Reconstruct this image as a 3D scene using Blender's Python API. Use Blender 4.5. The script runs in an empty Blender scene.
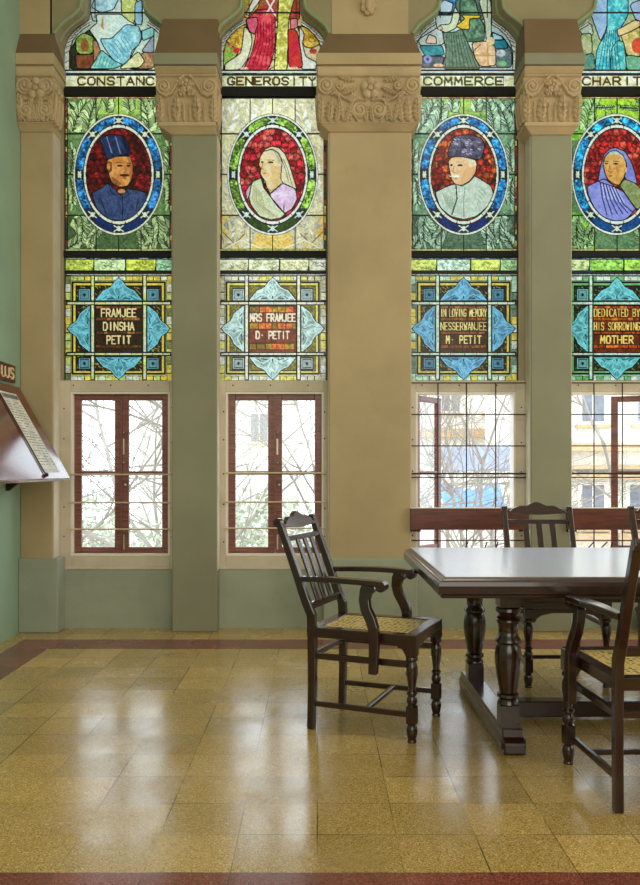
import bpy, math, random
import numpy as np
from mathutils import Vector, Matrix
PI = math.pi
S = bpy.context.scene
C = S.collection

# ------------------------------------------------------------------ camera, world, light, exposure
CAM_H, F, VX, VY = 1.18, 835.0, 318.0, 470.0
cam_d = bpy.data.cameras.new('camera')
cam = bpy.data.objects.new('camera', cam_d); C.objects.link(cam)
cam.location = (0, 0, CAM_H); cam.rotation_euler = (PI/2, 0, 0)
cam_d.sensor_fit = 'HORIZONTAL'; cam_d.sensor_width = 36; cam_d.lens = F*36/640
cam_d.shift_x = (320-VX)/640; cam_d.shift_y = (VY-442.5)/640
cam_d.clip_start = 0.05; cam_d.clip_end = 200
S.camera = cam
S.view_settings.view_transform = 'Standard'; S.view_settings.look = 'None'
S.view_settings.gamma = 1; S.view_settings.use_curve_mapping = False
S.view_settings.exposure = 0.0
w = bpy.data.worlds.new('sky'); S.world = w; w.use_nodes = True
bg = w.node_tree.nodes['Background']; bg.inputs[0].default_value = (0.80, 0.905, 1.0, 1); bg.inputs[1].default_value = 4.0

def area(name, loc, rot, sx, sy, power, col):
    d = bpy.data.lights.new(name, 'AREA'); d.shape = 'RECTANGLE'; d.size = sx; d.size_y = sy
    d.energy = power; d.color = col
    o = bpy.data.objects.new(name, d); C.objects.link(o); o.location = loc; o.rotation_euler = rot
    return o
# added fill lights out of view, before the blank rear and right walls
area('rear_fill', (0.6, -3.9, 3.1), (PI/2, 0, 0), 5.0, 3.6, 195, (1.0, 0.94, 0.84))
area('right_fill', (5.85, 2.4, 2.8), (PI/2, 0, PI/2), 3.6, 3.2, 140, (1.0, 0.96, 0.9))
area('ceiling_fill', (0.9, 2.6, 5.5), (0, 0, 0), 1.6, 1.6, 50, (1.0, 0.92, 0.78))  # added overhead fill that brightens the upper walls, no lamp hangs here
area('next_bay_window_daylight', (4.5, 6.0, 2.1), (-PI/2, 0, 0), 2.4, 2.2, 270, (0.80, 0.90, 1.0))

# ------------------------------------------------------------------ helpers
def lin(c):
    return tuple(((x/255)/12.92 if x/255 <= 0.04045 else (((x/255)+0.055)/1.055)**2.4) for x in c)

class NT:
    def __init__(s, name):
        s.m = bpy.data.materials.new(name); s.m.use_nodes = True; s.t = s.m.node_tree
        s.b = s.t.nodes['Principled BSDF']; s.out = s.t.nodes['Material Output']
    def n(s, typ, **kw):
        o = s.t.nodes.new(typ)
        for k, v in kw.items(): setattr(o, k, v)
        return o
    def l(s, a, b): s.t.links.new(a, b)
    def coord(s, scale=(1, 1, 1), world=True):
        if world: src = s.n('ShaderNodeNewGeometry').outputs['Position']
        else: src = s.n('ShaderNodeTexCoord').outputs['Object']
        mp = s.n('ShaderNodeMapping'); mp.inputs['Scale'].default_value = scale
        s.l(src, mp.inputs[0]); return mp.outputs[0]
    def noise(s, vec, scale, detail=4, rough=.55):
        o = s.n('ShaderNodeTexNoise'); s.l(vec, o.inputs['Vector'])
        o.inputs['Scale'].default_value = scale; o.inputs['Detail'].default_value = detail; o.inputs['Roughness'].default_value = rough
        return o.outputs['Fac']
    def ramp(s, fac, stops):
        r = s.n('ShaderNodeValToRGB'); s.l(fac, r.inputs[0])
        e = r.color_ramp.elements
        while len(e) < len(stops): e.new(0.5)
        for el, (p, c) in zip(e, stops): el.position = p; el.color = (*c, 1)
        return r.outputs[0]
    def mix(s, fac, a, b, mode='MIX'):
        m = s.n('ShaderNodeMix', data_type='RGBA', blend_type=mode)
        for i, v in ((0, fac), (6, a), (7, b)):
            if isinstance(v, (int, float)): m.inputs[i].default_value = v
            elif isinstance(v, tuple): m.inputs[i].default_value = (*v, 1)
            else: s.l(v, m.inputs[i])
        return m.outputs[2]
    def math(s, op, a, b=None):
        m = s.n('ShaderNodeMath', operation=op)
        for i, v in ((0, a), (1, b)):
            if v is None: continue
            if isinstance(v, (int, float)): m.inputs[i].default_value = v
            else: s.l(v, m.inputs[i])
        return m.outputs[0]
    def bump(s, h, strength, dist=.01):
        b = s.n('ShaderNodeBump'); b.inputs['Strength'].default_value = strength; b.inputs['Distance'].default_value = dist
        s.l(h, b.inputs['Height']); s.l(b.outputs[0], s.b.inputs['Normal'])
    def set(s, rough=.5, col=None, **kw):
        s.b.inputs['Roughness'].default_value = rough
        if col is not None:
            if isinstance(col, tuple): s.b.inputs['Base Color'].default_value = (*col, 1)
            else: s.l(col, s.b.inputs['Base Color'])
        for k, v in kw.items(): s.b.inputs[k].default_value = v
        return s.m

def paint(name, c, rough=.75, var=.18, bump=.15, dirt=None, scale=1.3):
    t = NT(name); v = t.coord()
    a = lin(c); n1 = t.noise(v, scale, 6, .6); n2 = t.noise(v, scale*14, 3)
    col = t.ramp(n1, [(.25, tuple(x*(1-var) for x in a)), (.55, a), (.8, tuple(min(1, x*(1+var*.8)) for x in a))])
    if dirt:
        d = t.ramp(t.noise(v, 4.5, 8, .7), [(.60, (0, 0, 0)), (.78, (1, 1, 1))])
        col = t.mix(t.math('MULTIPLY', d, .5), col, lin(dirt))
    t.bump(n2, bump, .004)
    return t.set(rough, col)

def wood(name, c, rough=.25, coat=.4, grain=(1.5, 1.5, 22)):
    t = NT(name); v = t.coord(grain, world=False)
    a = lin(c)
    n1 = t.noise(v, 3.0, 6, .6)
    col = t.ramp(n1, [(.3, tuple(x*.45 for x in a)), (.5, a), (.72, tuple(x*1.6 for x in a))])
    t.bump(n1, .06, .003)
    m = t.set(rough, col); t.b.inputs['Coat Weight'].default_value = coat; t.b.inputs['Coat Roughness'].default_value = .12
    return m

M = {}
M['sage'] = paint('sage_green_paint', (150, 158, 128), dirt=(120, 122, 96))
M['leftwall'] = paint('pale_green_wall_paint', (150, 176, 152), dirt=(135, 150, 130))
M['shaft'] = paint('grey_green_pier_paint', (140, 138, 114))
M['dado'] = paint('dado_green_paint', (158, 164, 144), dirt=(118, 120, 92), scale=2.2)
M['cream'] = paint('ochre_cream_paint', (182, 161, 122), dirt=(170, 140, 90))
M['stone'] = paint('tan_capital_paint', (190, 166, 128), var=.22, bump=.3, scale=3)
M['brown'] = paint('brown_impost_paint', (120, 97, 68), scale=2)
M['spandrel'] = paint('beige_spandrel_paint', (150, 140, 106))
M['reveal'] = paint('pinkish_reveal_paint', (160, 144, 118))
M['roll'] = paint('green_moulding_paint', (140, 156, 116))
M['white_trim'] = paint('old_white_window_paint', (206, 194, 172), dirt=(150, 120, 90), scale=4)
M['white_edge'] = paint('white_rebate_paint', (232, 224, 212), rough=.5, var=.05)
M['ceil'] = paint('ceiling_paint', (215, 208, 190))
M['sash'] = wood('brown_sash_timber', (126, 74, 60), .45, .15)
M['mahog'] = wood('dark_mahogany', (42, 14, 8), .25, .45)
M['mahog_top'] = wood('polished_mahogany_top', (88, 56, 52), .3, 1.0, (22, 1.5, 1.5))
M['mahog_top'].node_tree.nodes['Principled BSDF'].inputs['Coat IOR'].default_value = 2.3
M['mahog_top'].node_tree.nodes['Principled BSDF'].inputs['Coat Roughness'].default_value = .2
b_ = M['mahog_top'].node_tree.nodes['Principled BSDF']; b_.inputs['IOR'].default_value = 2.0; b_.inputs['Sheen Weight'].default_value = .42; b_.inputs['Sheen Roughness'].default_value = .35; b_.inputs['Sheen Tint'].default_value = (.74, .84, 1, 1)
M['board_wood'] = wood('reddish_board_timber', (92, 44, 28), .4, .3, (1.5, 14, 14))
M['rack'] = wood('polished_redwood', (98, 34, 22), .2, .35, (14, 1.5, 1.5))
def plain(name, c, rough=.5, metal=0.0):
    t = NT(name); v = t.coord()
    a = lin(c); col = t.ramp(t.noise(v, 9, 4), [(.3, tuple(x*.8 for x in a)), (.7, tuple(min(1, x*1.15) for x in a))])
    m = t.set(rough, col); t.b.inputs['Metallic'].default_value = metal; return m
M['iron'] = plain('dark_iron', (52, 36, 32), .5, .3)
M['rod'] = plain('pale_rod', (206, 190, 160), .35, .2)
M['lead'] = plain('lead_came', (22, 22, 20), .6, .2)
M['darkbar'] = plain('dark_transom_bar', (7, 6, 5), .8)
M['brass'] = plain('worn_steel', (190, 180, 165), .35, .8)
M['paper'] = plain('printed_paper', (226, 224, 214), .6)
M['ink'] = plain('ink', (46, 44, 48), .6)
M['ivory'] = plain('ivory_lettering', (226, 200, 160), .5)
M['plaque'] = plain('red_brown_plaque', (84, 34, 24), .35)
M['bin'] = plain('grey_basket', (82, 90, 88), .6)
M['bark'] = plain('grey_bark', (150, 140, 128), .9)
M['leaf'] = plain('pale_leaf', (188, 192, 168), .8)
M['facade'] = plain('pale_facade', (222, 216, 204), .9)
M['facade2'] = plain('cream_facade', (226, 220, 204), .9)
M['tan'] = plain('tan_ledge', (190, 160, 122), .9)
M['shutter'] = plain('grey_shutter', (120, 122, 128), .8)
M['tarp'] = plain('blue_tarpaulin', (112, 154, 205), .5)
M['shed'] = plain('grey_blue_roof_sheets', (128, 134, 152), .6)
M['ground'] = plain('pale_ground', (190, 182, 165), .95)

t = NT('clear_pane'); tr = t.n('ShaderNodeBsdfTransparent'); gl = t.n('ShaderNodeBsdfGlossy'); gl.inputs['Roughness'].default_value = .03
tr.inputs[0].default_value = (.96, .97, .97, 1)
mx = t.n('ShaderNodeMixShader'); mx.inputs[0].default_value = .05; t.l(tr.outputs[0], mx.inputs[1]); t.l(gl.outputs[0], mx.inputs[2]); t.l(mx.outputs[0], t.out.inputs[0])
M['glass'] = t.m

GLASS_GAIN = 0.44
t = NT('stained_glass'); at = t.n('ShaderNodeAttribute', attribute_name='Col')
tl = t.n('ShaderNodeBsdfTranslucent'); gl = t.n('ShaderNodeBsdfGlossy'); gl.inputs['Roughness'].default_value = .25
t.l(at.outputs['Color'], tl.inputs[0])
mx = t.n('ShaderNodeMixShader'); mx.inputs[0].default_value = .03; t.l(tl.outputs[0], mx.inputs[1]); t.l(gl.outputs[0], mx.inputs[2]); t.l(mx.outputs[0], t.out.inputs[0])
M['stained'] = t.m

# terrazzo floor: square tiles, 0.2548 m
TILE = 0.2548
def terrazzo(name, base, light, dark, joints=True):
    t = NT(name); v = t.coord()
    sep = t.n('ShaderNodeSeparateXYZ'); t.l(v, sep.inputs[0])
    tx = t.math('DIVIDE', t.math('ADD', sep.outputs[0], 1.7858), TILE); ty = t.math('DIVIDE', t.math('SUBTRACT', sep.outputs[1], 2.447), TILE)
    fx = t.math('FRACT', tx); fy = t.math('FRACT', ty)
    cx = t.math('FLOOR', tx); cy = t.math('FLOOR', ty)
    comb = t.n('ShaderNodeCombineXYZ'); t.l(cx, comb.inputs[0]); t.l(cy, comb.inputs[1])
    wn = t.n('ShaderNodeTexWhiteNoise', noise_dimensions='2D'); t.l(comb.outputs[0], wn.inputs['Vector'])
    vo = t.n('ShaderNodeTexVoronoi'); t.l(v, vo.inputs['Vector']); vo.inputs['Scale'].default_value = 300
    vs = t.n('ShaderNodeSeparateColor'); t.l(vo.outputs['Color'], vs.inputs[0])
    chips = t.ramp(vs.outputs[0], [(.0, lin(dark)), (.28, lin(base)), (.72, lin(base)), (1.0, lin(light))])
    patch = t.noise(v, 2.2, 5, .6)
    tint = t.ramp(t.math('ADD', t.math('MULTIPLY', wn.outputs['Value'], .5), t.math('MULTIPLY', patch, .5)), [(.2, (.74, .74, .72)), (.8, (1.12, 1.12, 1.12))])
    col = t.mix(1.0, chips, tint, 'MULTIPLY')
    if joints:
        def edge(f): return t.math('MAXIMUM', t.math('LESS_THAN', f, .008), t.math('GREATER_THAN', f, .992))
        j = t.math('MAXIMUM', edge(fx), edge(fy))
        jv = t.ramp(t.noise(v, 1.7, 2), [(.42, (.15, .15, .15)), (.56, (.85, .85, .85))])
        col = t.mix(t.math('MULTIPLY', j, jv), col, (.035, .022, .01))
    wob = t.noise(v, 5, 3)
    t.bump(wob, .05, .01)
    r = t.ramp(t.noise(v, 3.1, 5, .65), [(.3, (.13, .13, .13)), (.75, (.34, .34, .34))])
    t.l(r, t.b.inputs['Roughness'])
    t.l(col, t.b.inputs['Base Color']); t.b.inputs['IOR'].default_value = 1.75
    return t.m
M['terrazzo'] = terrazzo('ochre_terrazzo', (186, 152, 82), (230, 208, 148), (120, 88, 40))
M['redband'] = terrazzo('red_terrazzo', (130, 66, 54), (170, 110, 94), (92, 42, 34))

# woven cane
t = NT('woven_cane'); v = t.coord((1, 1, 1), world=False)
vo = t.n('ShaderNodeTexVoronoi', feature='DISTANCE_TO_EDGE'); t.l(v, vo.inputs['Vector']); vo.inputs['Scale'].default_value = 42; vo.inputs['Randomness'].default_value = .35
col = t.ramp(vo.outputs['Distance'], [(.0, lin((236, 214, 140))), (.2, lin((206, 178, 104))), (.3, lin((36, 26, 16)))])
t.bump(vo.outputs['Distance'], -.3, .004)
M['cane'] = t.set(.5, col)

class MB:
    def __init__(s): s.v = []; s.f = []
    def add(s, vs, fs):
        o = len(s.v); s.v += [tuple(p) for p in vs]; s.f += [tuple(i+o for i in f) for f in fs]; return s
    def box(s, x0, x1, y0, y1, z0, z1):
        return s.add([(x0,y0,z0),(x1,y0,z0),(x1,y1,z0),(x0,y1,z0),(x0,y0,z1),(x1,y0,z1),(x1,y1,z1),(x0,y1,z1)],
                     [(0,3,2,1),(4,5,6,7),(0,1,5,4),(1,2,6,5),(2,3,7,6),(3,0,4,7)])
    def frustum(s, b, t_, z0, z1):   # b, t_: (x0,x1,y0,y1)
        return s.add([(b[0],b[2],z0),(b[1],b[2],z0),(b[1],b[3],z0),(b[0],b[3],z0),(t_[0],t_[2],z1),(t_[1],t_[2],z1),(t_[1],t_[3],z1),(t_[0],t_[3],z1)],
                     [(0,3,2,1),(4,5,6,7),(0,1,5,4),(1,2,6,5),(2,3,7,6),(3,0,4,7)])
    def prism(s, pts, d, axis='x'):   # pts in the plane perpendicular to axis; d=(a,b)
        n = len(pts); vs = []
        for a in d:
            for (p, q) in pts:
                vs.append({'x': (a,p,q), 'y': (p,a,q), 'z': (p,q,a)}[axis])
        fs = [tuple(range(n))[::-1], tuple(range(n, 2*n))] + [(i,(i+1)%n,n+(i+1)%n,n+i) for i in range(n)]
        return s.add(vs, fs)
    def lathe(s, prof, cx, cy, seg=16):
        vs = []; fs = []; n = len(prof)
        for (z, r) in prof:
            for k in range(seg): a = 2*PI*k/seg; vs.append((cx+r*math.cos(a), cy+r*math.sin(a), z))
        for i in range(n-1):
            for k in range(seg):
                k2 = (k+1) % seg; fs.append((i*seg+k, i*seg+k2, (i+1)*seg+k2, (i+1)*seg+k))
        fs.append(tuple(range(seg))); fs.append(tuple((n-1)*seg+k for k in range(seg))[::-1])
        return s.add(vs, fs)
    def tube(s, pts, r, seg=8, caps=True, flat=1.0):
        pts = [Vector(p) for p in pts]; n = len(pts); vs = []; fs = []
        rs = r if isinstance(r, (list, tuple)) else [r]*n
        up = Vector((0, 0, 1))
        d0 = (pts[1]-pts[0]).normalized()
        a = d0.cross(up) if abs(d0.dot(up)) < .95 else d0.cross(Vector((0, 1, 0)))
        a.normalize()
        for i in range(n):
            d = (pts[min(i+1, n-1)]-pts[max(i-1, 0)]).normalized()
            a = (a-d*a.dot(d)).normalized(); b = d.cross(a)
            for k in range(seg):
                q = 2*PI*k/seg; vs.append(pts[i]+(a*math.cos(q)+b*math.sin(q)*flat)*rs[i])
        for i in range(n-1):
            for k in range(seg):
                k2 = (k+1) % seg; fs.append((i*seg+k, i*seg+k2, (i+1)*seg+k2, (i+1)*seg+k))
        if caps: fs.append(tuple(range(seg))[::-1]); fs.append(tuple((n-1)*seg+k for k in range(seg)))
        return s.add(vs, fs)
    def ribbon(s, pts, w, h):   # rectangular bar sweep: pts (x,y,z) path in the x-z plane; w = y width, h = thickness
        n = len(pts); vs = []; fs = []
        hs = h if isinstance(h, (list, tuple)) else [h]*n
        for i in range(n):
            a = pts[max(i-1, 0)]; b = pts[min(i+1, n-1)]
            dx, dz = b[0]-a[0], b[2]-a[2]; L = math.hypot(dx, dz) or 1; nx, nz = -dz/L, dx/L
            x, y, z = pts[i]; q = hs[i]/2
            vs += [(x+nx*q, y-w/2, z+nz*q), (x+nx*q, y+w/2, z+nz*q), (x-nx*q, y+w/2, z-nz*q), (x-nx*q, y-w/2, z-nz*q)]
        for i in range(n-1):
            for k in range(4): k2 = (k+1) % 4; fs.append((i*4+k, i*4+k2, (i+1)*4+k2, (i+1)*4+k))
        fs.append((3, 2, 1, 0)); fs.append(tuple((n-1)*4+k for k in range(4)))
        return s.add(vs, fs)
    def ball(s, c, r, seg=10, rings=6):   # r may be a 3-tuple
        if not isinstance(r, tuple): r = (r, r, r)
        vs = [(c[0], c[1], c[2]-r[2])]; fs = []
        for i in range(1, rings):
            p = PI*i/rings
            for k in range(seg): q = 2*PI*k/seg; vs.append((c[0]+r[0]*math.sin(p)*math.cos(q), c[1]+r[1]*math.sin(p)*math.sin(q), c[2]-r[2]*math.cos(p)))
        vs.append((c[0], c[1], c[2]+r[2])); top = len(vs)-1
        for k in range(seg):
            k2 = (k+1) % seg; fs.append((0, 1+k2, 1+k))
            for i in range(rings-2): fs.append((1+i*seg+k, 1+i*seg+k2, 1+(i+1)*seg+k2, 1+(i+1)*seg+k))
            fs.append((1+(rings-2)*seg+k, 1+(rings-2)*seg+k2, top))
        return s.add(vs, fs)
    def build(s, name, mat, parent=None, bevel=0, smooth=False, loc=None):
        me = bpy.data.meshes.new(name); me.from_pydata(s.v, [], s.f); me.update()
        o = bpy.data.objects.new(name, me); C.objects.link(o)
        me.materials.append(M[mat] if isinstance(mat, str) else mat)
        if smooth:
            for p in me.polygons: p.use_smooth = True
            me.set_sharp_from_angle(angle=math.radians(38))
        if bevel:
            b = o.modifiers.new('bevel', 'BEVEL'); b.width = bevel; b.segments = 2; b.limit_method = 'ANGLE'; b.angle_limit = math.radians(40)
        if parent: o.parent = parent
        if loc: o.location = loc
        return o
def tag(o, label=None, cat=None, group=None, kind=None):
    if label: o['label'] = label
    if cat: o['category'] = cat
    if group: o['group'] = group
    if kind: o['kind'] = kind
    return o
def empty(name, loc=(0, 0, 0), rz=0):
    o = bpy.data.objects.new(name, None); C.objects.link(o); o.location = loc; o.rotation_euler = (0, 0, rz); o.empty_display_size = .1
    return o
def smooth_angle(o):   # smooth shade with sharp edges for turned work
    for p in o.data.polygons: p.use_smooth = True
    return o

YF, YR, YG = 6.08, 6.25, 6.28          # pier front, recess wall face, glass plane
def Zat(v, Y): return CAM_H-(v-VY)*Y/F
def Xat(u, Y): return (u-VX)*Y/F
XL = -2.17
piers = [(-2.17, -1.93, 'wide'), (-1.063, -.736, 'narrow'), (.08, .677, 'wide'), (1.551, 1.847, 'narrow'), (2.65, 3.25, 'wide')]
wins = [(-1.93, -1.063, -1.499), (-.736, .08, -.341), (.677, 1.551, 1.095), (1.847, 2.65, 2.248)]
CEIL = 5.9; XRW, YB = 6.0, -4.0
ZSILL = Zat(568, YR)      # top of the dado panel
ZSPR = Zat(26, YF)

# ------------------------------------------------------------------ floor, walls, ceiling
fl = MB()
bx0, bx1, by0, by1 = -2.045, 4.09, 2.147, 5.815
ix0, ix1, iy0, iy1 = -1.785, -1.785+TILE*22, 2.447, 5.5046
def quad(m, x0, x1, y0, y1, z=0): m.add([(x0,y0,z),(x1,y0,z),(x1,y1,z),(x0,y1,z)], [(0,1,2,3)])
YE = 6.6
for (a, b, c, d) in ((XL-.2, XRW, by1, YE), (XL-.2, bx0, YB, by1), (bx1, XRW, YB, by1), (ix0, ix1, iy0, iy1), (ix0, ix1, -1.2, 2.147), (bx0, bx1, YB, -1.5)):
    quad(fl, a, b, c, d)
nf = len(fl.f)
for (a, b, c, d) in ((bx0, bx1, iy1, by1), (bx0, bx1, 2.147, iy0), (bx0, ix0, iy0, iy1), (ix1, bx1, iy0, iy1), (bx0, ix0, -1.2, 2.147), (ix1, bx1, -1.2, 2.147), (bx0, bx1, -1.5, -1.2)):
    quad(fl, a, b, c, d)
fo = fl.build('floor', 'terrazzo'); fo.data.materials.append(M['redband'])
for p in fo.data.polygons:
    if p.index >= nf: p.material_index = 1
tag(fo, 'polished ochre terrazzo tile floor with a red border band', kind='structure')
tag(MB().box(XL-.2, XL, YB, YE, 0, CEIL).build('wall_left', 'leftwall'), 'pale green painted side wall', kind='structure')
tag(MB().box(XRW, XRW+.2, YB, YE, 0, CEIL).build('wall_right', 'sage'), 'sage painted far side wall', kind='structure')
tag(MB().box(XL-.2, XRW+.2, YB-.2, YB, 0, CEIL).build('wall_front', 'sage'), 'sage painted wall behind the viewer', kind='structure')
tag(MB().box(XL-.2, XRW+.2, YB-.2, YE, CEIL, CEIL+.2).build('ceiling', 'ceil'), 'off-white ceiling', kind='structure')

# contours of the cusped window heads, half profile in metres from the window axis: (half width, z)
k1 = YF/F; k0 = YG/F
def half(pts, k, Y): return [(u*k, Zat(v, Y)) for u, v in pts]
C1 = [(59, 60), (58, 34), (52, 26), (46.5, 21), (41, 17), (36, 13), (32, 8.5), (30.5, 0), (30, -22), (29, -42), (24, -58), (13, -72), (0, -78)]
C0 = [(54, 60), (54, 50), (51, 40), (46.5, 33.5), (40, 27.5), (33.5, 23.5), (29.5, 20), (28, 13), (28, -15), (27, -33), (21, -52), (11, -63), (0, -68)]
H1 = [(min(u*k1, .43), Zat(v, YF)) for u, v in C1]; H0 = half(C0, k0, YG)

wb = MB()
edges = []
for i, (a, b, c) in enumerate(wins):
    la = (piers[i][0]+piers[i][1])/2 if i else XL; lb = (piers[i+1][0]+piers[i+1][1])/2
    cf = c*YF/YG*0+ (a+b)/2
    for sgn, ox in ((-1, la), (1, lb)):
        lim = (cf-a) if sgn < 0 else (b-cf)
        for (h0, z0), (h1, z1) in zip(H1[:-1], H1[1:]):
            q = [(ox, YF, z0), (cf+sgn*min(h0, lim), YF, z0), (cf+sgn*min(h1, lim), YF, z1), (ox, YF, z1)]
            wb.add(q, [(0, 1, 2, 3) if sgn < 0 else (3, 2, 1, 0)])
        zt = H1[-1][1]; wb.add([(ox, YF, zt), (cf, YF, zt), (cf, YF, CEIL), (ox, YF, CEIL)], [(0, 1, 2, 3) if sgn < 0 else (3, 2, 1, 0)])
# blank wall to the right of the last pier
wb.box(3.25, XRW, YF, YF+.02, 0, CEIL); wb.box(2.95, 3.26, YF, YF+.02, H1[0][1], CEIL)
wo = tag(wb.build('wall_back', 'spandrel'), 'beige plaster wall above the window heads', kind='structure')
# outer backing above the glass so that no sky leaks round the heads
bk = MB()
for i, (a, b, c) in enumerate(wins):
    for sgn, ox in ((-1, (piers[i][0]+piers[i][1])/2), (1, (piers[i+1][0]+piers[i+1][1])/2)):
        for (h0, z0), (h1, z1) in zip(H0[:-1], H0[1:]):
            for y in (YG+.015, YG+.12):
                bk.add([(ox, y, z0), (c+sgn*h0, y, z0), (c+sgn*h1, y, z1), (ox, y, z1)], [(0, 1, 2, 3)])
        zt = H0[-1][1]
        for y in (YG+.015, YG+.12): bk.add([(ox, y, zt), (c, y, zt), (c, y, CEIL), (ox, y, CEIL)], [(0, 1, 2, 3)])
bk.box(2.95, XRW, YG, YG+.1, 0, CEIL)
tag(bk.build('wall_back_outer_leaf', 'reveal'), 'outer masonry leaf holding the stained glass', kind='structure')

# ------------------------------------------------------------------ piers with carved capitals
def spiral(cx, cz, y, r, turns, hand, start=0, n=34):
    return [(cx+hand*(r*(1-.82*i/n))*math.cos(start+2*PI*turns*i/n), y-.006*i/n, cz+(r*(1-.82*i/n))*math.sin(start+2*PI*turns*i/n)) for i in range(n+1)]
def flower(m, cx, y, cz, r, petals=5):
    for k in range(petals):
        a = PI/2+2*PI*k/petals; m.ball((cx+r*.62*math.cos(a), y, cz+r*.62*math.sin(a)), (r*.44, r*.32, r*.44), 8, 5)
    m.ball((cx, y-.012, cz), (r*.28, r*.3, r*.28), 8, 5)
def leaf(m, pts, w):   # acanthus lobe lying on the bell
    n = len(pts); rs = [w*(.35+.75*math.sin(PI*min(1, (i+.6)/n))) for i in range(n)]
    m.tube(pts, rs, 7, True, .55)
def relief(parent, la, lb, z0, z1, wide):
    """carved front of a capital: volutes, rosette, veined leaves as one height field"""
    st = .0028; nx = int((lb-la)/st)+1; nz = int((z1-z0)/st)+1
    x = np.linspace(la+.002, lb-.002, nx); z = np.linspace(z0, z1, nz); X, Z = np.meshgrid(x, z); cx = (la+lb)/2; W = lb-la; H = z1-z0
    h = np.zeros(X.shape); rng = np.random.default_rng(5 if wide else 6)
    def put(v): np.maximum(h, v, out=h)
    def leafh(x0, y0, x1, y1, w_, top=.034, veins=5, curl=0):
        x0 += cx; x1 += cx; y0 = z0+y0*H; y1 = z0+y1*H
        dx, dy = x1-x0, y1-y0; L = math.hypot(dx, dy); t_ = ((X-x0)*dx+(Z-y0)*dy)/L**2; u = ((X-x0)*dy-(Z-y0)*dx)/L
        u = u-curl*np.clip(t_, 0, 1)**2
        wt = w_*np.sqrt(np.clip(np.sin(PI*np.clip(t_, 0, 1)**.8), 0, 1))*(1+.12*np.cos(veins*2*PI*t_)); q = np.abs(u)/np.maximum(wt, 1e-5)
        v = top*np.sqrt(np.clip(1-q*q, 0, 1))*(.75+.25*np.clip(t_, 0, 1))*(1-.30*(np.abs(np.sin((t_*veins-.9*q)*PI)) < .3))*(1-.35*(q < .13))
        put(np.where((t_ > 0) & (t_ < 1) & (q < 1), v, 0))
    def volute(x0, y0, R, hand, turns=2.2, top=.036, start=0):
        x0 += cx; y0 = z0+y0*H; rho = np.hypot(X-x0, Z-y0); th = np.arctan2(Z-y0, (X-x0)*hand)+start
        ph = (rho/R*turns-th/(2*PI)) % 1
        v = top*(.45+.55*np.clip(np.sin(PI*ph), 0, 1)**.6)*(1-.25*rho/R); v = np.where(rho < R*.16, top*1.05, v); put(np.where(rho < R, v, 0))
    def rosette(x0, y0, R, n=5, top=.042):
        x0 += cx; y0 = z0+y0*H; rho = np.hypot(X-x0, Z-y0); th = np.arctan2(Z-y0, X-x0)-PI/2
        edge = R*(.80+.20*np.abs(np.cos(n*th/2))); q = rho/edge
        v = top*np.sqrt(np.clip(1-(2*q-1.15)**2*.75, 0, 1))*(.55+.45*np.abs(np.cos(n*th/2))**.5); v = np.where(q < .26, top, np.where(q < .33, top*.35, v)); put(np.where(q < 1, v, 0))
    def vine(pts, w_, top=.026):
        for (xa, ya), (xb, yb_) in zip(pts[:-1], pts[1:]):
            xa, xb = xa+cx, xb+cx; ya_, yb2 = z0+ya*H, z0+yb_*H; dx, dy = xb-xa, yb2-ya_; L = dx*dx+dy*dy; t_ = np.clip(((X-xa)*dx+(Z-ya_)*dy)/L, 0, 1); d = np.hypot(X-xa-t_*dx, Z-ya_-t_*dy); put(top*np.sqrt(np.clip(1-(d/w_)**2, 0, 1)))
    e = W/2
    if wide:
        for g in (-1, 1):
            leafh(g*(e-.02), .02, g*(e-.035), .52, .034, curl=g*.006); leafh(g*(e-.085), .0, g*(e-.10), .50, .032); leafh(g*(e-.135), .0, g*(e-.165), .40, .026, curl=g*.01); leafh(g*(e-.19), 0, g*(e-.15), .58, .018)
            leafh(g*.165, .0, g*.135, .36, .022); leafh(g*.13, .02, g*.125, .62, .014, top=.026); leafh(g*.025, .0, g*.012, .34, .02)
            volute(g*.068, .24, .052, g, 1.9, start=.6); volute(g*(e-.062), .76, .060, -g, 2.3)
            leafh(g*.09, .74, g*.20, .60, .022, curl=g*.008); leafh(g*.10, .88, g*.22, .93, .018); leafh(g*.21, .50, g*.27, .74, .020); volute(g*.205, .76, .034, g, 1.6); leafh(g*.10, .56, g*.17, .46, .015)
            vine([(g*.07, .50), (g*.12, .42), (g*.18, .50), (g*.23, .62), (g*.27, .58)], .009); vine([(g*.02, .46), (g*.11, .48), (g*.125, .20), (g*.08, .02)], .008)
        rosette(.01, .70, .076)
    else:
        for g in (-1, 1):
            leafh(g*(e-.03), .0, g*(e-.03), .56, .032); leafh(g*.075, .0, g*.07, .58, .036); leafh(g*.02, .0, g*.024, .42, .013, top=.024, veins=2); leafh(g*.125, .0, g*.13, .46, .012, top=.024, veins=2)
            volute(g*(e-.06), .74, .058, -g, 2.4); vine([(g*.02, .98), (g*.07, .80), (g*.11, .60), (g*.15, .54), (g*.19, .60)], .011)
            rosette(g*.045, .84, .030, 4, .036); rosette(g*.03, .62, .032, 5, .038)
        rosette(0, .76, .046)
        for g in (-1, 1):
            d = np.hypot((X-cx-g*.072)/.012, (Z-z0-.25*H)/.024); h[d < 1] *= .35
    vine([(-e+.01, .985), (e-.01, .985)], .010, .02)
    yb = YF-.044-.030*(Z-z0)/H
    Y = yb-h-.002*rng.random(h.shape)*(h > .01)
    # side edges fold back so the relief has depth
    V_ = np.stack([X, Y, Z], -1).reshape(-1, 3); idx = np.arange(nx*nz).reshape(nz, nx)
    F_ = np.stack([idx[:-1, :-1], idx[:-1, 1:], idx[1:, 1:], idx[1:, :-1]], -1).reshape(-1, 4)
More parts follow.
